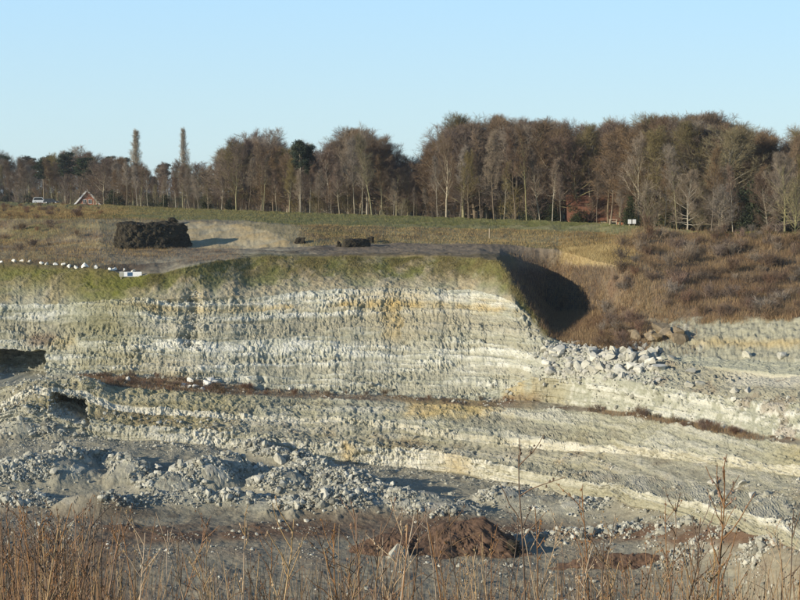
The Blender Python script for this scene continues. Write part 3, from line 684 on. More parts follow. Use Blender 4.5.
def tree_parts(kind, seed):
    r = np.random.default_rng(seed); K = KINDS[kind]; H = K['H']
    trunk = poly((0, 0, 0), (r.normal() * .04, r.normal() * .04, 1), H * .97, 14, K['twob'], .04, r)
    tr = K['r'] * (1 - np.linspace(0, 1, 15) ** .9 * .9); tr[0] *= 1.35
    big = [(trunk, tr)]; sm = []; P3_, D3_, L3_ = [], [], []
    for i in range(K['n1']):
        t = K['clear'] + (1 - K['clear']) * ((i + r.random()) / K['n1']) * .985
        u = (t - K['clear']) / (1 - K['clear'])
        p, td = along(trunk, t); az = i * 2.39996 + r.normal() * .4
        an = math.radians(K['ang'][0] * (1 - u) + K['ang'][1] * u + r.normal() * 6)
        dd = td * math.cos(an) + np.array([math.cos(az), math.sin(az), 0]) * math.sin(an)
        Ln = H * K['len1'](u) * r.uniform(.7, 1.15)
        b1 = poly(p, dd, Ln, 6, K['wob'], K['up'], r); rb = max(.020, K['r'] * .28 * (1 - .6 * u))
        big.append((b1, np.linspace(rb, .018, 7)))
        for j in range(K['n2']):
            tj = .22 + .78 * (j + r.random()) / K['n2']
            p2, d2 = along(b1, min(tj, .995)); sd_ = r.normal(size=3); sd_ -= d2 * (sd_ @ d2); sd_ /= np.linalg.norm(sd_)
            dd2 = d2 * .75 + sd_ * .65; L2 = max(.5, Ln * K['l2'] * (1.15 - .7 * tj) * r.uniform(.7, 1.2))
            b2 = poly(p2, dd2, L2, 3, K['wob'], K['up'], r)
            sm.append((b2, np.linspace(.022, .010, 4)))
            for k in range(K['n3']):
                p3, d3 = along(b2, min(.15 + .85 * (k + r.random()) / K['n3'], .995)); P3_.append(p3); D3_.append(d3)
    P3_, D3_ = np.array(P3_), np.array(D3_); n = len(P3_)
    D = D3_ * .7 + r.normal(size=(n, 3)) * .42 + np.array([0, 0, .18]); D /= np.linalg.norm(D, axis=1, keepdims=True)
    T3 = P3_ + D * (K['tw'] * r.uniform(.5, 1.1, (n, 1)))
    P0, P1, W = [P3_], [T3], [np.full(n, .026)]
    for _ in range(K['n4']):
        f = r.uniform(.25, 1, (n, 1)); q0 = P3_ * (1 - f) + T3 * f
        D4 = D * .8 + r.normal(size=(n, 3)) * .5 + np.array([0, 0, .1]); D4 /= np.linalg.norm(D4, axis=1, keepdims=True)
        P0.append(q0); P1.append(q0 + D4 * (.5 * K['tw'] * r.uniform(.5, 1.1, (n, 1)))); W.append(np.full(n, .019))
    rv, rq = ribbons(np.concatenate(P0), np.concatenate(P1), np.concatenate(W), np.concatenate(W) * .5, r)
    tv, tq = tubes(sm, 3)
    bv, bq = tubes(big, 6)
    return mesh_np('trunk', bv, bq, smooth=True), mesh_np('crown', np.concatenate([tv, rv]), np.concatenate([tq, rq + len(tv)]))
def needles(seed, blobs, per, size, flat=.7):
    """evergreen foliage: many small needle sprays spread through clumps"""
    r = np.random.default_rng(seed); Vs = []
    for (c_, rad) in blobs:
        n = int(per * rad ** 2); u = r.normal(size=(n, 3)); u /= np.linalg.norm(u, axis=1, keepdims=True)
        p = np.array(c_) + u * rad * (r.random((n, 1)) ** .45) * np.array([1, 1, flat]) * (1 + .35 * r.normal(size=(n, 1)) * .5)
        a = r.normal(size=(n, 3)); b_ = r.normal(size=(n, 3))
        a *= size / np.linalg.norm(a, axis=1, keepdims=True); b_ *= size * .45 / np.linalg.norm(b_, axis=1, keepdims=True)
        Vs.append(np.stack([p, p + a + b_, p + a - b_], 1).reshape(-1, 3))
    V = np.concatenate(Vs); return mesh_np('crown', V, None, np.arange(len(V)).reshape(-1, 3))
mat_plain('bark_pale', (.21, .185, .13), (.38, .335, .25), 2.5, rnd=.25)
mat_plain('bark_olive', (.15, .145, .07), (.28, .25, .14), 2.5, rnd=.2)
mat_plain('bark_brown', (.10, .078, .052), (.21, .165, .11), 2.5, rnd=.2)
mat_plain('twig_brown', (.125, .085, .052), (.20, .145, .092), .4, rnd=.28)
mat_plain('twig_grey', (.17, .135, .098), (.29, .24, .18), .4, rnd=.25)
mat_plain('twig_purple', (.122, .082, .058), (.195, .140, .098), .4, rnd=.25)
mat_plain('twig_olive', (.130, .105, .045), (.21, .17, .08), .4, rnd=.25)
mat_plain('twig_pale', (.27, .23, .17), (.40, .345, .26), .4, rnd=.1)
mat_plain('twig_red', (.13, .072, .045), (.22, .135, .085), .4, rnd=.3)
mat_plain('needle', (.016, .026, .014), (.045, .060, .028), .6, rnd=.25)
mat_plain('ivy', (.020, .030, .012), (.055, .062, .026), .6, rnd=.25)
TP = {k: [tree_parts(k, 300 + 10 * i + j) for j in range(n)] for i, (k, n) in enumerate((('birch', 3), ('slim', 2), ('oak', 3), ('beech', 3), ('ash', 2), ('poplar', 1), ('bush', 2)))}
def pine_parts(seed):
    r = np.random.default_rng(seed)
    tk = poly((0, 0, 0), (0, 0, 1), 13.5, 10, .03, .05, r); lines = [(tk, np.linspace(.2, .05, 11))]; blobs = []
    for i in range(16):
        p, _d = along(tk, .62 + .37 * i / 16); az = i * 2.4; Ln = r.uniform(1.0, 2.4) * (1.15 - .5 * i / 16)
        b1 = poly(p, (math.cos(az), math.sin(az), .35), Ln, 4, .1, .08, r); lines.append((b1, np.linspace(.05, .02, 5)))
        blobs += [(b1[-1], r.uniform(.6, 1.0)), (b1[2], .5)]
    blobs.append((tk[-1], .8)); bv, bq = tubes(lines, 5)
    return mesh_np('trunk', bv, bq, smooth=True), needles(seed, blobs, 420, .22, .6)
TP['pine'] = [pine_parts(400), pine_parts(401)]
KINDS['pine'] = dict(H=14.2)
def ever_parts(seed):
    r = np.random.default_rng(seed)
    tk = poly((0, 0, 0), (0, 0, 1), 4.2, 6, .03, .05, r); blobs = [((r.normal() * .5 * (1 - h / 5), r.normal() * .5, .5 + h), 1.25 * (1 - h / 6.5)) for h in np.linspace(0, 4.2, 13)]
    bv, bq = tubes([(tk, np.linspace(.1, .03, 7))], 5)
    return mesh_np('trunk', bv, bq, smooth=True), needles(seed, blobs, 420, .17, .9)
TP['evergreen'] = [ever_parts(420), ever_parts(421)]; KINDS['evergreen'] = dict(H=5.2)

def a_Y(px): return np.interp(px, cols, L['A'][:, 1])
def field_z(px, off):
    za = np.interp(px, cols, L['A'][:, 2])
    return np.interp(off, [0, 4, 14, 90], [0, 0, 0, 0]) + np.where(off < 14, za - np.interp(off, [0, 4, 14], [0, .5, 1.5]), (za - 1.5) + (-1.7 - za + 1.5) * np.clip((off - 14) / 76, 0, 1))
SKY_PTS = [(-80,152),(0,150),(20,153),(40,156),(50,151),(70,148),(90,150),(110,155),(125,157),(145,164),(155,168),(165,160),(175,158),(195,160),(205,165),(215,156),(225,145),(240,133),(255,129),(265,128),(275,136),(290,140),(315,150),(325,150),(335,140),(350,130),(365,126),(380,129),(388,142),(396,157),(405,160),(415,156),(428,153),(440,136),(450,123),(465,116),(485,112),(500,116),(520,118),(545,117),(560,118),(580,121),(595,117),(610,114),(625,118),(635,125),(642,124),(655,115),(690,111),(720,114),(745,122),(760,130),(770,140),(780,148),(790,135),(805,122),(860,120)]
SKP = np.array(SKY_PTS, float)
def skyline(px): return np.interp(px, SKP[:, 0], SKP[:, 1])
WORD = dict(birch='bare birch with pale stem', slim='slender bare young tree', oak='bare broad-crowned oak', beech='bare dense twiggy beech', ash='tall bare ash with upswept limbs', poplar='narrow columnar poplar', bush='bare many-stemmed bush', pine='dark pine with bare trunk', evergreen='dark green evergreen bush')
def zone(px):
    if px < 128: return 'around the gabled farmhouse'
    if px < 295: return 'left of the dark pine'
    if px < 396: return 'right of the dark pine'
    if px < 436: return 'in the low gap'
    if px < 570: return 'left end of the tall wood'
    if px < 640: return 'by the red-roofed house'
    if px < 772: return 'in the rounded right wood'
    return 'at the right edge'
_TOP = {}
def top_of(me_):
    if me_.name not in _TOP:
        co = np.empty(len(me_.vertices) * 3, np.float32); me_.vertices.foreach_get('co', co); _TOP[me_.name] = float(np.percentile(co[2::3], 99.6))
    return _TOP[me_.name]
def plant(kind, px, off, topy, bark, twig, label, group, seed, wide=1.0, cat='tree', name=None):
    Y_ = a_Y(px) + off; zg = float(field_z(px, off)) - .05
    t_, c_ = TP[kind][seed % len(TP[kind])]
    top = at_Y(px, topy, Y_); Hh = float(top[2]) - zg; s = Hh / top_of(c_)
    x = float(np.interp(px, cols, L['A'][:, 0] / L['A'][:, 1])) * Y_
    o = empty(name or {'slim': 'young_tree', 'bush': 'bare_bush', 'evergreen': 'evergreen_bush'}.get(kind, kind + '_tree'), (x, Y_, zg), seed * 1.7 % 6.28, (s * wide, s * wide, s))
    for nm, me_, mt in (('trunk', t_, bark), ('crown', c_, twig)):
        q_ = bpy.data.objects.new(nm, me_); COL.objects.link(q_); q_.parent = o
        if not me_.materials: me_.materials.append(MATS[mt])
        q_.material_slots[0].link = 'OBJECT'; q_.material_slots[0].material = MATS[mt]
    o['px'] = float(px)
    return tag(o, label, cat, group)
r_ = np.random.default_rng(77)
def ch(opts):
    ws = np.array([o[1] for o in opts], float); return opts[r_.choice(len(opts), p=ws / ws.sum())][0]
def row_of_trees(off0, step, dy, rowname, front):
    px = -70.0; k = 0
    while px < 872:
        px += step * r_.uniform(.65, 1.35); k += 1
        s = skyline(px); base = float(project(0, a_Y(px), np.interp(px, cols, L['A'][:, 2]))[1])
        if front:
            if 72 < px < 104 or 34 < px < 60: continue
            if 568 < px < 632 and r_.random() < .45: continue
            topy = s + (base - s) * r_.uniform(.05, .55)
            kd = ch((('slim', 4), ('birch', 3), ('ash', 1), ('bush', .5))) if px < 640 else ch((('slim', 1), ('bush', 2), ('beech', 1)))
            if kd == 'bush': topy = base - r_.uniform(14, 36)
            tw = ch((('twig_grey', 2), ('twig_brown', 2), ('twig_olive', 1), ('twig_purple', 1)))
            bk_ = ch((('bark_pale', 3), ('bark_olive', 1.5), ('bark_brown', 1)))
        else:
            topy = s + r_.uniform(*dy)
            if px < 130: kd = ch((('birch', 3), ('oak', 2), ('beech', 1), ('pine', 2.2)))
            elif px < 225: kd = ch((('birch', 3), ('oak', 1.5), ('slim', 1), ('pine', .4)))
            elif px < 436: kd = ch((('birch', 2), ('oak', 3), ('beech', 1)))
            elif px < 500: kd = ch((('beech', 3), ('oak', 2)))
            elif px < 640: kd = ch((('birch', 3), ('ash', 2), ('oak', 2)))
            elif px < 772: kd = ch((('beech', 4), ('oak', 1)))
            else: kd = ch((('oak', 1), ('birch', 1), ('ash', 1)))
            tw = ch((('twig_brown', 3), ('twig_purple', 2 if px < 640 else .3), ('twig_grey', 1), ('twig_olive', .6 if px < 640 else 2)))
            bk_ = ch((('bark_pale', 1.4), ('bark_olive', 1), ('bark_brown', 1.4)))
        if kd == 'pine': tw = 'needle'; bk_ = 'bark_brown'
        plant(kd, px, off0 + r_.uniform(-3, 3), topy, bk_, tw, WORD[kd] + ' ' + rowname + ' ' + zone(px), 'trees of the wood beyond the far rim', k, r_.uniform(.85, 1.1) if front else r_.uniform(1.05, 1.55))
row_of_trees(6, 11, None, 'in the front row', True)
row_of_trees(17, 13, (2, 16), 'in the second row', False)
row_of_trees(31, 11, (-1, 9), 'in the back rows', False)
row_of_trees(48, 9, (0, 10), 'in the back rows', False)
row_of_trees(24, 12, (4, 22), 'in the second row', False)
# the trees one can single out
plant('poplar', 135, 60, 130, 'bark_pale', 'twig_pale', 'left one of the two narrow poplars rising above the wood', 'two tall poplars', 3, 1.35)
plant('poplar', 185.5, 60, 128.5, 'bark_pale', 'twig_pale', 'right one of the two narrow poplars rising above the wood', 'two tall poplars', 4, 1.0)
plant('pine', 301, 10, 141, 'bark_pale', 'needle', 'dark-topped pine standing alone among bare trees left of the tall pale ash', None, 0, 1.0)
plant('pine', 311, 13, 145, 'bark_pale', 'needle', 'lower dark pine touching the right side of the dark-topped pine', None, 1, .7)
plant('ash', 367, 14, 124, 'bark_pale', 'twig_grey', 'tall pale bare tree with wide fan crown left of the gap in the tree line', None, 0, 1.0)
plant('ash', 348, 16, 130, 'bark_pale', 'twig_grey', 'pale bare tree beside the tall fan-crowned one', None, 1, .9)
plant('oak', 70, 70, 146, 'bark_pale', 'twig_grey', 'pale round-crowned bare tree above the wood left of the poplars', None, 1, 1.2)
plant('bush', 647, -1, 182, 'bark_olive', 'twig_grey', 'pale many-stemmed willow bush on the bank right of the dark evergreen', None, 0, 1.1, 'bush')
plant('bush', 727, 2, 184, 'bark_brown', 'twig_grey', 'pale bare bush under the high rounded wood', None, 1, 1.3, 'bush')
plant('bush', 795, 1, 178, 'bark_olive', 'twig_olive', 'leaning yellowish bare bush at the right edge of the bank', None, 0, 1.3, 'bush')
plant('evergreen', 630, 4, 196, 'bark_brown', 'ivy', 'dark conical evergreen beside the red-roofed house', None, 0, 1.1, 'bush')
plant('evergreen', 751, 5, 176, 'bark_brown', 'ivy', 'tall dark ivy-covered evergreen near the right end of the wood', None, 1, .8, 'bush')
for i, (px, ty) in enumerate(((528,203),(540,198),(552,204),(578,206),(668,203),(682,206),(770,205),(788,208),(8,190),(30,192),(120,193),(150,194),(165,195),(112,190),(205,196),(230,198))):
    plant('evergreen', px, 12, ty, 'bark_brown', 'ivy', 'low dark evergreen bush under the trees ' + zone(px), 'evergreen bushes in the undergrowth', i, 1.6, 'bush')
for i in range(110):
    px = -60 + 920 * (i + r_.random()) / 110; off = r_.uniform(9, 40)
    if 70 < px < 108 and off < 24: off = 30
    plant('bush', px, off, skyline(px) * .22 + .78 * (212 + .02 * (px - 400)) - r_.uniform(0, 8), 'bark_brown', ch((('twig_brown', 2), ('twig_purple', 1), ('twig_olive', 1))), 'bare brown undergrowth bush between the trunks ' + zone(px), 'undergrowth bushes of the wood', i, 1.5, 'bush')
byl = {}
for o in list(COL.objects):
    if o.parent is None and 'px' in o.keys():
        byl.setdefault(o['label'], []).append(o)
for lab, os_ in byl.items():
    if 1 < len(os_) <= 10 and ('front row' in lab or 'second row' in lab):
        for k, o in enumerate(sorted(os_, key=lambda q_: q_['px'])):
            if len((ORD[k] + ' ' + lab).split()) <= 14: o['label'] = ORD[k] + ' ' + lab + ', from left'
for o in list(COL.objects):
    if 'px' in o.keys(): del o['px']
n = 26000
px_ = r_.uniform(-120, 920, n); Yf = a_Y(px_) + r_.uniform(60, 95, n); Xf = np.interp(px_, cols, L['A'][:, 0] / L['A'][:, 1]) * Yf
hf = r_.random(n) ** 1.3 * 8.0
P0 = np.stack([Xf, Yf, -1.8 + hf], -1); P1 = P0 + np.stack([r_.normal(0, .5, n), r_.normal(0, .5, n), r_.uniform(.8, 2.2, n)], -1)
v_, q_ = ribbons(P0, P1, .09, .05, r_)
tag(obj('far_wood', mesh_np('far_wood', v_, q_), 'twig_brown'), 'dense brown twigs of the wood seen between the trunks', 'wood', None, 'stuff')

# ------------------------------------------------------------------ houses, cars, signs
mat_plain('brick', (.33, .13, .075), (.44, .20, .12), 6.0)
mat_plain('roof_dark', (.045, .045, .05), (.075, .072, .075), 4.0)
mat_plain('roof_red', (.13, .058, .034), (.21, .10, .06), 3.0)
mat_plain('white_paint', (.72, .72, .70), (.82, .82, .80), 3.0, .6)
mat_plain('dark_glass', (.02, .025, .03), (.04, .045, .05), 2.0, .1, spec=.5)
mat_plain('car_white', (.62, .64, .65), (.70, .72, .73), 2.0, .3, spec=.5)
mat_plain('car_dark', (.03, .035, .045), (.05, .055, .065), 2.0, .3, spec=.5)
mat_plain('rubber', (.02, .02, .02), (.035, .035, .035), 4.0)
mat_plain('blue_paint', (.04, .09, .17), (.06, .12, .21), 3.0, .5)
mat_plain('wood_pale', (.38, .31, .21), (.52, .44, .32), 5.0)
def gable_house(px, Y_, zg, W, D, eave, ridge, rz, roofm, label):
    x = (px - 400) / F * Y_; o = empty('farmhouse', (x, Y_, zg), rz)
    MB().prism([(-W/2, 0), (W/2, 0), (W/2, eave), (0, ridge), (-W/2, eave)], 'y', 0, D).build('wall', 'brick', o)
    sl = math.atan2(ridge - eave, W / 2); nx, nz = math.sin(sl), math.cos(sl); ov = .45; th = .16
    for s in (-1, 1):
        e = (s * (W/2 + ov * math.cos(sl)), eave - ov * math.sin(sl)); up = .04
        p = [(e[0] + s * nx * up, e[1] + nz * up), (0, ridge + up / nz), (0, ridge + (up + th) / nz), (e[0] + s * nx * (up + th), e[1] + nz * (up + th))]
        rf = MB().prism(p, 'y', -.28, D + .3).build('roof', roofm, o)
        q2 = [(e[0] - s * nx * .16, e[1] - nz * .16), (0, ridge - .18 / nz), (0, ridge + (up + th + .05) / nz), (e[0] + s * nx * (up + th + .05), e[1] + nz * (up + th + .05))]
        MB().prism(q2, 'y', -.40, -.285).build('verge_board', 'white_paint', rf)
    MB().box(-.16, .16, -.39, -.27, ridge + .1, ridge + .45).build('finial', 'white_paint', o)
    for wx in (-.75, .75):
        f = MB().box(wx - .42, wx + .42, -.05, .04, eave + .35, eave + 1.35).build('window', 'dark_glass', o)
        m_ = MB()
        for x0, x1, z0, z1 in ((-.5, -.42, .27, 1.43), (.42, .5, .27, 1.43), (-.42, .42, .27, .35), (-.42, .42, 1.35, 1.43), (-.03, .03, .35, 1.35)): m_.box(wx + x0, wx + x1, -.09, .02, eave + z0, eave + z1)
        m_.build('frame', 'white_paint', f)
    MB().box(-.3, .3, D * .6, D * .6 + .6, ridge - .4, ridge + .7).build('chimney', 'brick', o)
    return tag(o, label, 'house')
za = float(field_z(88, 25)); 
ap = at_Y(88, 190.5, a_Y(88) + 22)
gable_house(88, a_Y(88) + 22, float(ap[2]) - 6.2, 7.0, 11, 2.2, 6.2, .10, 'roof_dark', 'red brick farmhouse with white verge boards behind the bank at the left')
# long house with the red roof facing the quarry
Yr = a_Y(597) + 16; xr = (597 - 400) / F * Yr; zr = float(field_z(597, 16))
o = empty('roadside_house', (xr, Yr, zr), -.05)
ez, rzg = 1.9, float(at_Y(597, 196, Yr + 3)[2]) - zr
MB().prism([(0, 0), (7, 0), (7, ez), (3.5, rzg - .2), (0, ez)], 'x', -5.0, 5.0).build('wall', 'brick', o)
for s in (0, 1):
    y0, y1 = (-.4, 3.5) if s == 0 else (7.4, 3.5); zl = ez - .4 * (rzg - ez) / 3.5 + .05
    MB().prism([(y0, zl), (y1, rzg), (y1, rzg + .18), (y0, zl + .18)], 'x', -5.3, 5.3).build('roof', 'roof_red', o)
for wx in (-3.2, -1.0, 2.9):
    f = MB().box(wx - .5, wx + .5, -.04, .05, .7, 1.6).build('window', 'dark_glass', o)
    MB().box(wx - .6, wx + .6, -.08, .03, .58, .695).build('sill', 'white_paint', f)
f = MB().box(.6, 1.5, -.05, .05, .02, 1.7).build('door', 'wood_pale', o); MB().box(1.32, 1.38, -.1, -.052, .85, .97).build('handle', 'roof_dark', f)
MB().box(3.0, 3.5, 3.2, 3.8, rzg - .2, rzg + .7).build('chimney', 'brick', o)
tag(o, 'low brick house with long rust-red tiled roof behind the thin trunks', 'house')
def car(px, off, rz, paint, label, name, tall):
    Y_ = a_Y(px) + off; x = (px - 400) / F * Y_; o = empty(name, (x, Y_, float(at_Y(px, 197 if tall else 198.5, Y_)[2]) - (2.05 if tall else 1.5)), rz)
    h1, h2 = (1.1, 2.0) if tall else (.85, 1.45)
    prof = [(-2.2, .35), (2.2, .35), (2.25, .7), (2.1, h1 - .1), (1.2, h1), (.6, h2), (-1.7, h2), (-2.15, h1), (-2.25, .7)]
    MB().prism(prof, 'y', -.85, .85).build('body', paint, o)
    wpoly = [(1.05, h1 + .03), (.52, h2 - .1), (-1.6, h2 - .1), (-1.95, h1 + .03)]
    for s in (-1, 1): MB().prism(wpoly, 'y', s * .855, s * .862).build('window', 'dark_glass', o)
    for wx in (-1.35, 1.4):
        for s in (-1, 1):
            t_ = MB().tube([(wx, s * .70, .33), (wx, s * .89, .33)], .33, 14).build('wheel', 'rubber', o)
            MB().tube([(wx, s * .892, .33), (wx, s * .90, .33)], .19, 10).build('hub_cap', 'car_white', t_)
    for s in (-1, 1): MB().box(2.12, 2.27, s * .55 - .15, s * .55 + .15, .62, .78).build('headlight', 'white_paint', o)
    return tag(o, label, 'car')
car(41, 9, .15, 'car_white', 'white car parked behind the bank left of the gabled farmhouse', 'parked_car', True)
car(52, 10, .1, 'car_dark', 'dark car parked between the white car and the gabled farmhouse', 'parked_car', False)
# white barrier board with blue panel at the end of the boulder row
p = spot(131, 277.5, 'C2'); o = empty('rim_barrier', p + Vector((0, 0, -.05)), .06)
MB().box(-1.5, 1.5, -.05, .05, .12, .78).build('board', 'white_paint', o)
MB().box(-.42, .28, -.062, -.0525, .2, .72).build('blue_panel', 'blue_paint', o); MB().box(-1.52, -.9, -.062, -.0525, .14, .76).build('grey_panel', 'stone_grey', o)
for x in (-1.3, 0.0, 1.3): MB().box(x - .05, x + .05, .052, .15, -.2, .7).build('post', 'wood_pale', o)
tag(o, 'white barrier board with a dark blue panel at the end of the boulder row', 'barrier')
# white sign and wooden rack by the house
p = spot(632, 224.5, 'A'); o = empty('roadside_sign', p, .1)
for x0 in (-.62, .1): MB().box(x0, x0 + .55, -.03, .03, .25, .95).build('panel', 'white_paint', o)
for x0 in (-.45, .38): MB().box(x0, x0 + .07, .032, .10, -.2, .9).build('post', 'wood_pale', o)
tag(o, 'small white double sign in front of the dark evergreen', 'sign')
p = spot(613, 223, 'A'); o = empty('wooden_rack', p, .0)
MB().box(-.65, .65, -.2, .2, .72, .80).build('top_board', 'wood_pale', o)
for x0 in (-.6, .5): MB().box(x0, x0 + .1, -.15, .15, -.1, .72).build('leg', 'wood_pale', o)
MB().box(-.5, .5, -.02, .02, .3, .42).build('crossbar', 'wood_pale', o)
tag(o, 'small pale wooden rack on the bank before the red-roofed house', 'rack')
for px, py, h, lab in ((489, 238, 1.5, 'lone pale marker post on the grassy slope above the dark gully'),):
    p = spot(px, py, 'A'); MB_ = MB().tube([(0, 0, -.2), (0, 0, h), (0, 0, h + .08)], [.06, .06, .02], 8).build('marker_post', 'wood_pale'); MB_.location = p; tag(MB_, lab, 'post')
# thin fence along the field edge: every post a part
o = empty('field_fence', (0, 0, 0)); pm = None; top_l = []
for i, px in enumerate(np.arange(252, 520, 9.0)):
    Y_ = a_Y(px) + 2.0; x = (px - 400) / F * Y_; z = float(field_z(px, 2.0))
    if pm is None:
        pm = MB().tube([(0, 0, -.3), (0, 0, 1.15), (0, 0, 1.2)], [.03, .03, .015], 6).build('post', 'bark_brown', o); q_ = pm
    else: q_ = pm.copy(); COL.objects.link(q_)
    q_.location = (x, Y_, z); top_l.append((x, Y_ - .06, z))
for hh in (.45, .8, 1.1):
    MB().tube([(a_, b_, c_ + hh) for a_, b_, c_ in top_l], .008, 3).build('wire', 'roof_dark', o)
tag(o, 'thin wire fence with pale posts at the foot of the trees', 'fence')

# ------------------------------------------------------------------ shrubs and grass on the slopes
def shrub_mesh(seed, dens=1.0):
    r = np.random.default_rng(seed); ns = int(26 * dens); P0, P1, W = [], [], []
    for i in range(ns):
        az = r.uniform(0, 6.28); ln = r.uniform(.6, 1.0)
        pts = poly((r.normal() * .12, r.normal() * .12, -.05), (math.cos(az) * r.uniform(.1, .6), math.sin(az) * r.uniform(.1, .6), 1), ln, 4, .10, .05, r)
        for a, b_ in zip(pts[:-1], pts[1:]): P0.append(a); P1.append(b_); W.append(.016)
        for j in range(12):
            p, d_ = along(pts, r.uniform(.25, .99)); d_ = d_ + r.normal(size=3) * .45; d_ /= np.linalg.norm(d_); e_ = p + d_ * r.uniform(.12, .34)
            P0.append(p); P1.append(e_); W.append(.010)
            for _ in range(2):
                f = r.uniform(.3, 1); q0 = p * (1 - f) + e_ * f; d3 = d_ + r.normal(size=3) * .5; P0.append(q0); P1.append(q0 + d3 / np.linalg.norm(d3) * r.uniform(.06, .16)); W.append(.008)
    v_, q_ = ribbons(np.array(P0), np.array(P1), np.array(W), np.array(W) * .6, r); return mesh_np('shrub', v_, q_)
SH = [shrub_mesh(500 + i) for i in range(5)]
def shrub(p, h, mat, label, group, i, wide=1.0):
    me_ = SH[i % 5]; o = bpy.data.objects.new('bare_shrub', me_); COL.objects.link(o); o.location = p; o.scale = (h * wide, h * wide, h); o.rotation_euler = (0, 0, random.uniform(0, 6.28))
    if not me_.materials: me_.materials.append(MATS[mat])
    o.material_slots[0].link = 'OBJECT'; o.material_slots[0].material = MATS[mat]
    return tag(o, label, 'shrub', group)
sw = scrubR * (1 - rs) * sstep(590, 620, PX + 8 * n_mid) * (.25 + sstep(-.2, .6, n_lo + n_mid)) * (PX < 830)
P_, _ = pick(sw, 175, 61)
for i, p in enumerate(P_):
    h_ = r_.uniform(.7, 2.3); mt = ch((('twig_red', 1.2), ('twig_purple', 2), ('twig_brown', 3), ('twig_grey', 2)))
    pxs = float(project(p[0], p[1], p[2])[0]); pys = float(project(p[0], p[1], p[2])[1])
    shrub(p, h_, mt, ('tall ' if h_ > 1.5 else 'low ') + dict(twig_red='rusty', twig_purple='purplish', twig_brown='brown', twig_grey='greyish')[mt] + ' bare shrub on the ' + ('upper' if pys < 270 else 'lower') + ' scrub slope ' + ('below the white sign' if pxs < 690 else 'towards the right edge'), 'shrubs of the right scrub slope', i, r_.uniform(.9, 1.5))
P_, _ = pick(brownL * (PX < 110) * (PX > -10) * sstep(-.3, .5, n_mid), 45, 62)
for i, p in enumerate(P_):
    shrub(p, r_.uniform(.5, 1.4), ch((('twig_red', 3), ('twig_brown', 2))), 'low bare brown shrub on the grassy slope at the left', 'shrubs of the left slope', i, 1.5)
lw = (is_seg('E2') + is_seg('E1') * (TT > .6) * (PX < 505)) * (win(92, 255, PX, 6) + .5 * win(265, 330, PX, 5) + win(598, 760, PX, 15) + .15 * win(330, 500, PX, 5))
P_, _ = pick(lw, 80, 63)
for i, p in enumerate(P_):
    shrub(p, r_.uniform(.35, 1.0), ch((('twig_red', 3), ('twig_brown', 3))), 'small rusty-brown shrub growing on the ledge at the foot of the face', 'shrubs on the ledge', i, 1.5)

mat_tint('grass_dry', [(.115, .068, .03), (.22, .145, .06), (.38, .28, .125), (.145, .125, .04)])
mat_tint('grass_red', [(.105, .060, .036), (.19, .122, .068), (.31, .222, .118), (.15, .096, .058)])
mat_tint('grass_green', [(.085, .078, .026), (.135, .125, .04), (.24, .19, .085), (.16, .145, .05)])
def grass(name, wt, n, hmin, hmax, wid, mat, label, seed):
    r = np.random.default_rng(seed); P, _ = pick(wt, n, seed)
    P = P + np.stack([r.normal(0, .25, n), r.normal(0, .3, n), np.full(n, -.06)], -1)
    h = r.uniform(hmin, hmax, n)[:, None]
    T_ = P + np.concatenate([r.normal(0, .28, (n, 2)), np.ones((n, 1))], 1) * h
    s = r.normal(size=(n, 3)); s[:, 2] = 0; s *= wid / 2 / np.linalg.norm(s, axis=1, keepdims=True)
    V = np.stack([P - s, P + s, T_], 1).reshape(-1, 3)
    me_ = mesh_np(name, V, None, np.arange(n * 3).reshape(-1, 3))
    a = me_.attributes.new('tint', 'FLOAT', 'POINT'); tn = np.clip(.5 + .3 * fbm(P[:, 0] * .3, P[:, 1] * .3, P[:, 2] * .3, seed, 3) + r.normal(0, .16, n), 0, 1)
    a.data.foreach_set('value', np.repeat(tn, 3).astype(np.float32))
    return tag(obj(name, me_, mat), label, 'grass', None, 'stuff')
inv = ((PX > -40) & (PX < 840)).astype(float)
grass('slope_grass', inv * scrubR * (1 - rs) * (1 - .95 * pat) * (.3 + sstep(-.3, .5, -n_mid)), 120000, .25, .9, .04, 'grass_red', 'dry straw and brown grass between the shrubs on the right slope', 71)
grass('gully_grass', inv * (gulf + .5 * is_seg('C2') * win(560, 700, PX, 10) * win(318, 356, PY, 4)), 14000, .25, .7, .03, 'grass_red', 'reddish dry grass on the flat below the dark gully', 72)
grass('left_grass', inv * np.maximum(brownL, .8 * is_seg('B', 'C') * win(60, 172, PX + 8 * n_mid, 8)), 75000, .2, .6, .035, 'grass_dry', 'dry brown grass on the slope at the left', 73)
grass('rim_grass', inv * grassy * (PX > 140) * np.clip(1.1 - TT * 1.4, 0, 1) * (.3 + sstep(-.1, .5, n_mid - diag * .9)), 42000, .10, .32, .035, 'grass_green', 'olive grass growing over the top of the rock face', 74)
grass('bank_grass', inv * is_seg('A', 'B') * (PX > 100) * (PX < 640) * (1 - sandy), 60000, .10, .35, .05, 'grass_green', 'short green and straw grass on the bank', 75)
grass('scarp_grass', inv * is_seg('B') * win(300, 640, PX, 15), 40000, .15, .45, .045, 'grass_dry', 'brown and olive grass on the low scarp behind the bench', 79)
mat_tint('grass_straw', [(.26, .18, .075), (.36, .27, .12), (.48, .38, .19)])
grass('straw_patch', inv * pat, 14000, .3, .7, .035, 'grass_straw', 'pale straw patch behind the dark gully', 76)
grass('ledge_grass', inv * lw, 16000, .2, .55, .03, 'grass_red', 'rusty low plants along the ledge', 77)
grass('heap_grass', inv * (win(115, 240, PX, 8) * win(246, 262, PY, 3)), 9000, .1, .35, .035, 'grass_red', 'brown weeds on the bench in front of the spoil heap', 78)

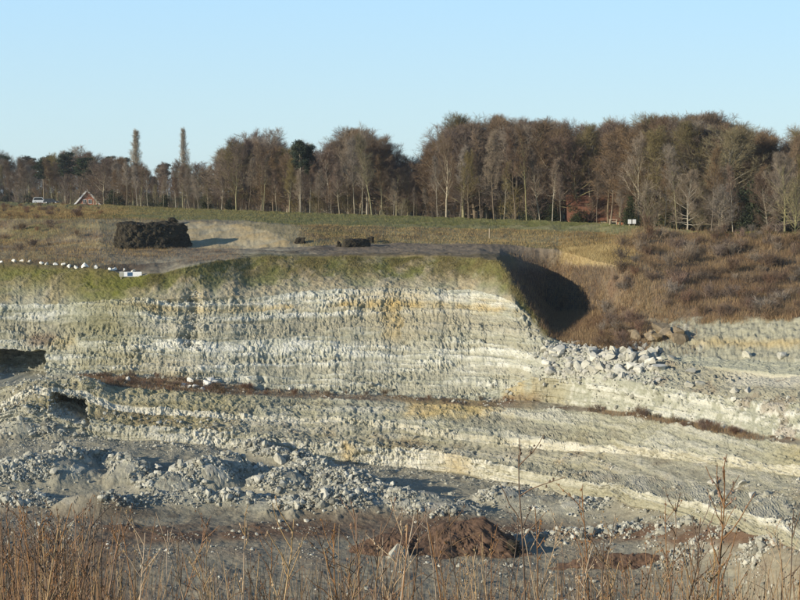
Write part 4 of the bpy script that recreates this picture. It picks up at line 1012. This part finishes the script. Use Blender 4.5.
# ------------------------------------------------------------------ dead stalks in the foreground
mat_plain('stalk_tan', (.27, .19, .105), (.42, .31, .185), 4.0, rnd=.3)
mat_plain('stalk_rust', (.17, .095, .05), (.29, .17, .09), 4.0, rnd=.3)
mat_plain('stalk_dark', (.085, .058, .038), (.17, .115, .075), 4.0, rnd=.3)
def stalk_parts(seed, branchy):
    r = np.random.default_rng(seed)
    st = poly((0, 0, -.08), (r.normal() * .09, r.normal() * .09, 1), 1.08, 9, .045, .02, r)
    sv, sq = tubes([(st, np.linspace(.0055, .0018, 10))], 5)
    lines, hv = [], []
    for i in range(branchy):
        t = r.uniform(.35, .97); p, d_ = along(st, t); az = r.uniform(0, 6.28); an = r.uniform(.35, .9)
        dd = d_ * math.cos(an) + np.array([math.cos(az), math.sin(az), 0]) * math.sin(an)
        b1 = poly(p, dd, r.uniform(.06, .30) * (1.25 - t * .7), 4, .12, .05, r); lines.append((b1, np.linspace(.0024, .0012, 5)))
        for k in range(r.integers(1, 5)):
            q0, d2 = along(b1, r.uniform(.4, 1)); hv.append(q0 + r.normal(size=3) * .006)
    tv, tq = tubes(lines, 4)
    n = len(hv); hv = np.array(hv); V = ICO_V[None] * r.uniform(.002, .005, (n, 12, 1)) * np.array([1, 1, 1.6]) + hv[:, None]
    T_ = (ICO_F[None] + (np.arange(n) * 12)[:, None, None]).reshape(-1, 3)
    return mesh_np('stem', sv, sq, smooth=True), mesh_np('side_twigs', tv, tq, smooth=True), mesh_np('seed_heads', V.reshape(-1, 3), None, T_)
SP = [stalk_parts(600 + i, (3, 5, 9, 14, 20, 7)[i % 6]) for i in range(12)]
def stalk(px, topy, Y_, mat, label, group, i, lean=(0, 0)):
    zg = float(near_z(Y_)); x = (px - 400) / F * Y_; h = float(at_Y(px, topy, Y_)[2]) - zg
    o = empty('dead_stalk', (x, Y_, zg), random.uniform(0, 6.28), (1, 1, 1)); o.scale = (h * .95,) * 3
    o.rotation_euler = (lean[0], lean[1], 0) if lean != (0, 0) else (random.gauss(0, .05), random.gauss(0, .07), random.uniform(0, 6.28))
    for nm, me_ in zip(('stem', 'side_twigs', 'seed_heads'), SP[i % 12]):
        q_ = bpy.data.objects.new(nm, me_); COL.objects.link(q_); q_.parent = o
        if not me_.materials: me_.materials.append(MATS[mat])
        q_.material_slots[0].link = 'OBJECT'; q_.material_slots[0].material = MATS[mat]
    for ch_ in o.children:
        if not ch_.name.startswith('stem'): ch_['kind'] = 'stuff'
    return tag(o, label, 'stalk', group)
TALL = [(707,455,7.0,'stalk_rust',4,'tallest thick branching dead stalk at the lower right'),(524,436,8.0,'stalk_dark',2,'tall thin dark stalk leaning left in the middle of the foreground'),(541,484,8.5,'stalk_rust',1,'shorter stalk beside the tall thin dark one'),
        (590,487,8.0,'stalk_rust',3,'branching stalk between the tall dark stalk and the tallest one'),(656,492,8.5,'stalk_dark',2,'thin dark stalk just left of the tallest stalk'),(622,520,8.0,'stalk_rust',8,'low rusty stalk left of the thin dark one'),
        (368,503,8.0,'stalk_rust',1,'tall rusty stalk left of the reddish heap'),(205,492,8.5,'stalk_tan',0,'tall pale stalk at the left third of the foreground'),(118,520,7.0,'stalk_tan',9,'pale stalk at the lower left among rusty ones'),
        (245,540,8.0,'stalk_tan',4,'pale branching stalk right of the lower left clump'),(785,500,8.0,'stalk_dark',5,'dark stalk nearest the right edge'),(740,545,8.0,'stalk_rust',8,'rusty stalk right of the tallest one')]
for i, (px, ty, Y_, mt, k, lab) in enumerate(TALL): stalk(px, ty, Y_, mt, lab, None, k)
stalk(83, 500, 6.5, 'stalk_tan', 'thick pale stick leaning right at the lower left', None, 0, (0, .42)).location.x -= .45
r_ = np.random.default_rng(90)
for i in range(270):
    u = r_.random(); px = (r_.uniform(-20, 90) if u < .3 else r_.uniform(-20, 820)); dens = 0 if px < 90 else 1
    ty = r_.uniform(490, 585) if dens == 0 else 600 - 105 * r_.random() ** 1.5
    mt = ch((('stalk_rust', 3), ('stalk_tan', 1), ('stalk_dark', 1))) if px < 100 else ch((('stalk_rust', 1.4), ('stalk_tan', 2), ('stalk_dark', 1)))
    zn = 'dense clump at the lower left corner' if px < 90 else 'left third of the foreground' if px < 250 else 'foreground left of the reddish heap' if px < 390 else 'foreground before the reddish heap' if px < 530 else 'foreground left of the tallest stalk' if px < 690 else 'foreground at the lower right'
    stalk(px, ty, r_.uniform(6.5, 12.5), mt, ('tall ' if ty < 540 else 'short ') + dict(stalk_rust='rusty', stalk_tan='pale', stalk_dark='dark')[mt] + ' thin dead stalk in the ' + zn, 'thin dead stalks on the near rim', i)
n = 2600
yb = r_.uniform(6, 14, n); xb = (r_.uniform(-40, 840, n) - 400) / F * yb; P = np.stack([xb, yb, near_z(yb) - .05], -1)
pyt = 640 - 85 * r_.random(n) ** 1.5 - 45 * (xb / yb * F + 400 < 110); hb = (CAM_Z - (pyt - HORIZON) / F * yb) - P[:, 2]; hb = np.clip(hb, .2, 2.2)[:, None]
T_ = P + np.concatenate([r_.normal(0, .16, (n, 2)), np.ones((n, 1))], 1) * hb
M_ = (P + T_) / 2 + np.concatenate([r_.normal(0, .03, (n, 2)), np.zeros((n, 1))], 1)
v1_, q1_ = ribbons(P, M_, .007, .006, r_); v2_, q2_ = ribbons(M_, T_, .006, .002, r_)
tn = None
me = mesh_np('rim_dry_grass', np.concatenate([v1_, v2_]), np.concatenate([q1_, q2_ + len(v1_)]))
a = me.attributes.new('tint', 'FLOAT', 'POINT'); tn = r_.random(n); a.data.foreach_set('value', np.concatenate([np.repeat(tn, 4), np.repeat(tn, 4)]).astype(np.float32))
tag(obj('rim_dry_grass', me, 'grass_red'), 'thin dry grass standing along the near rim', 'grass', None, 'stuff')

# ------------------------------------------------------------------ thin winter haze over the whole place
m, nt, b = nodes_of('haze'); nt.nodes.remove(b)
pv = N(nt, 'ShaderNodeVolumePrincipled'); pv.inputs['Color'].default_value = (.84, .90, 1.0, 1); pv.inputs['Density'].default_value = .00009; pv.inputs['Anisotropy'].default_value = .2
nt.links.new(pv.outputs[0], nt.nodes['Material Output'].inputs['Volume'])
hz_o = MB().box(-9000, 9000, -120, 9600, -34, 34).build('haze', 'haze'); tag(hz_o, 'thin pale winter haze filling the air over the quarry', 'haze', None, 'stuff')
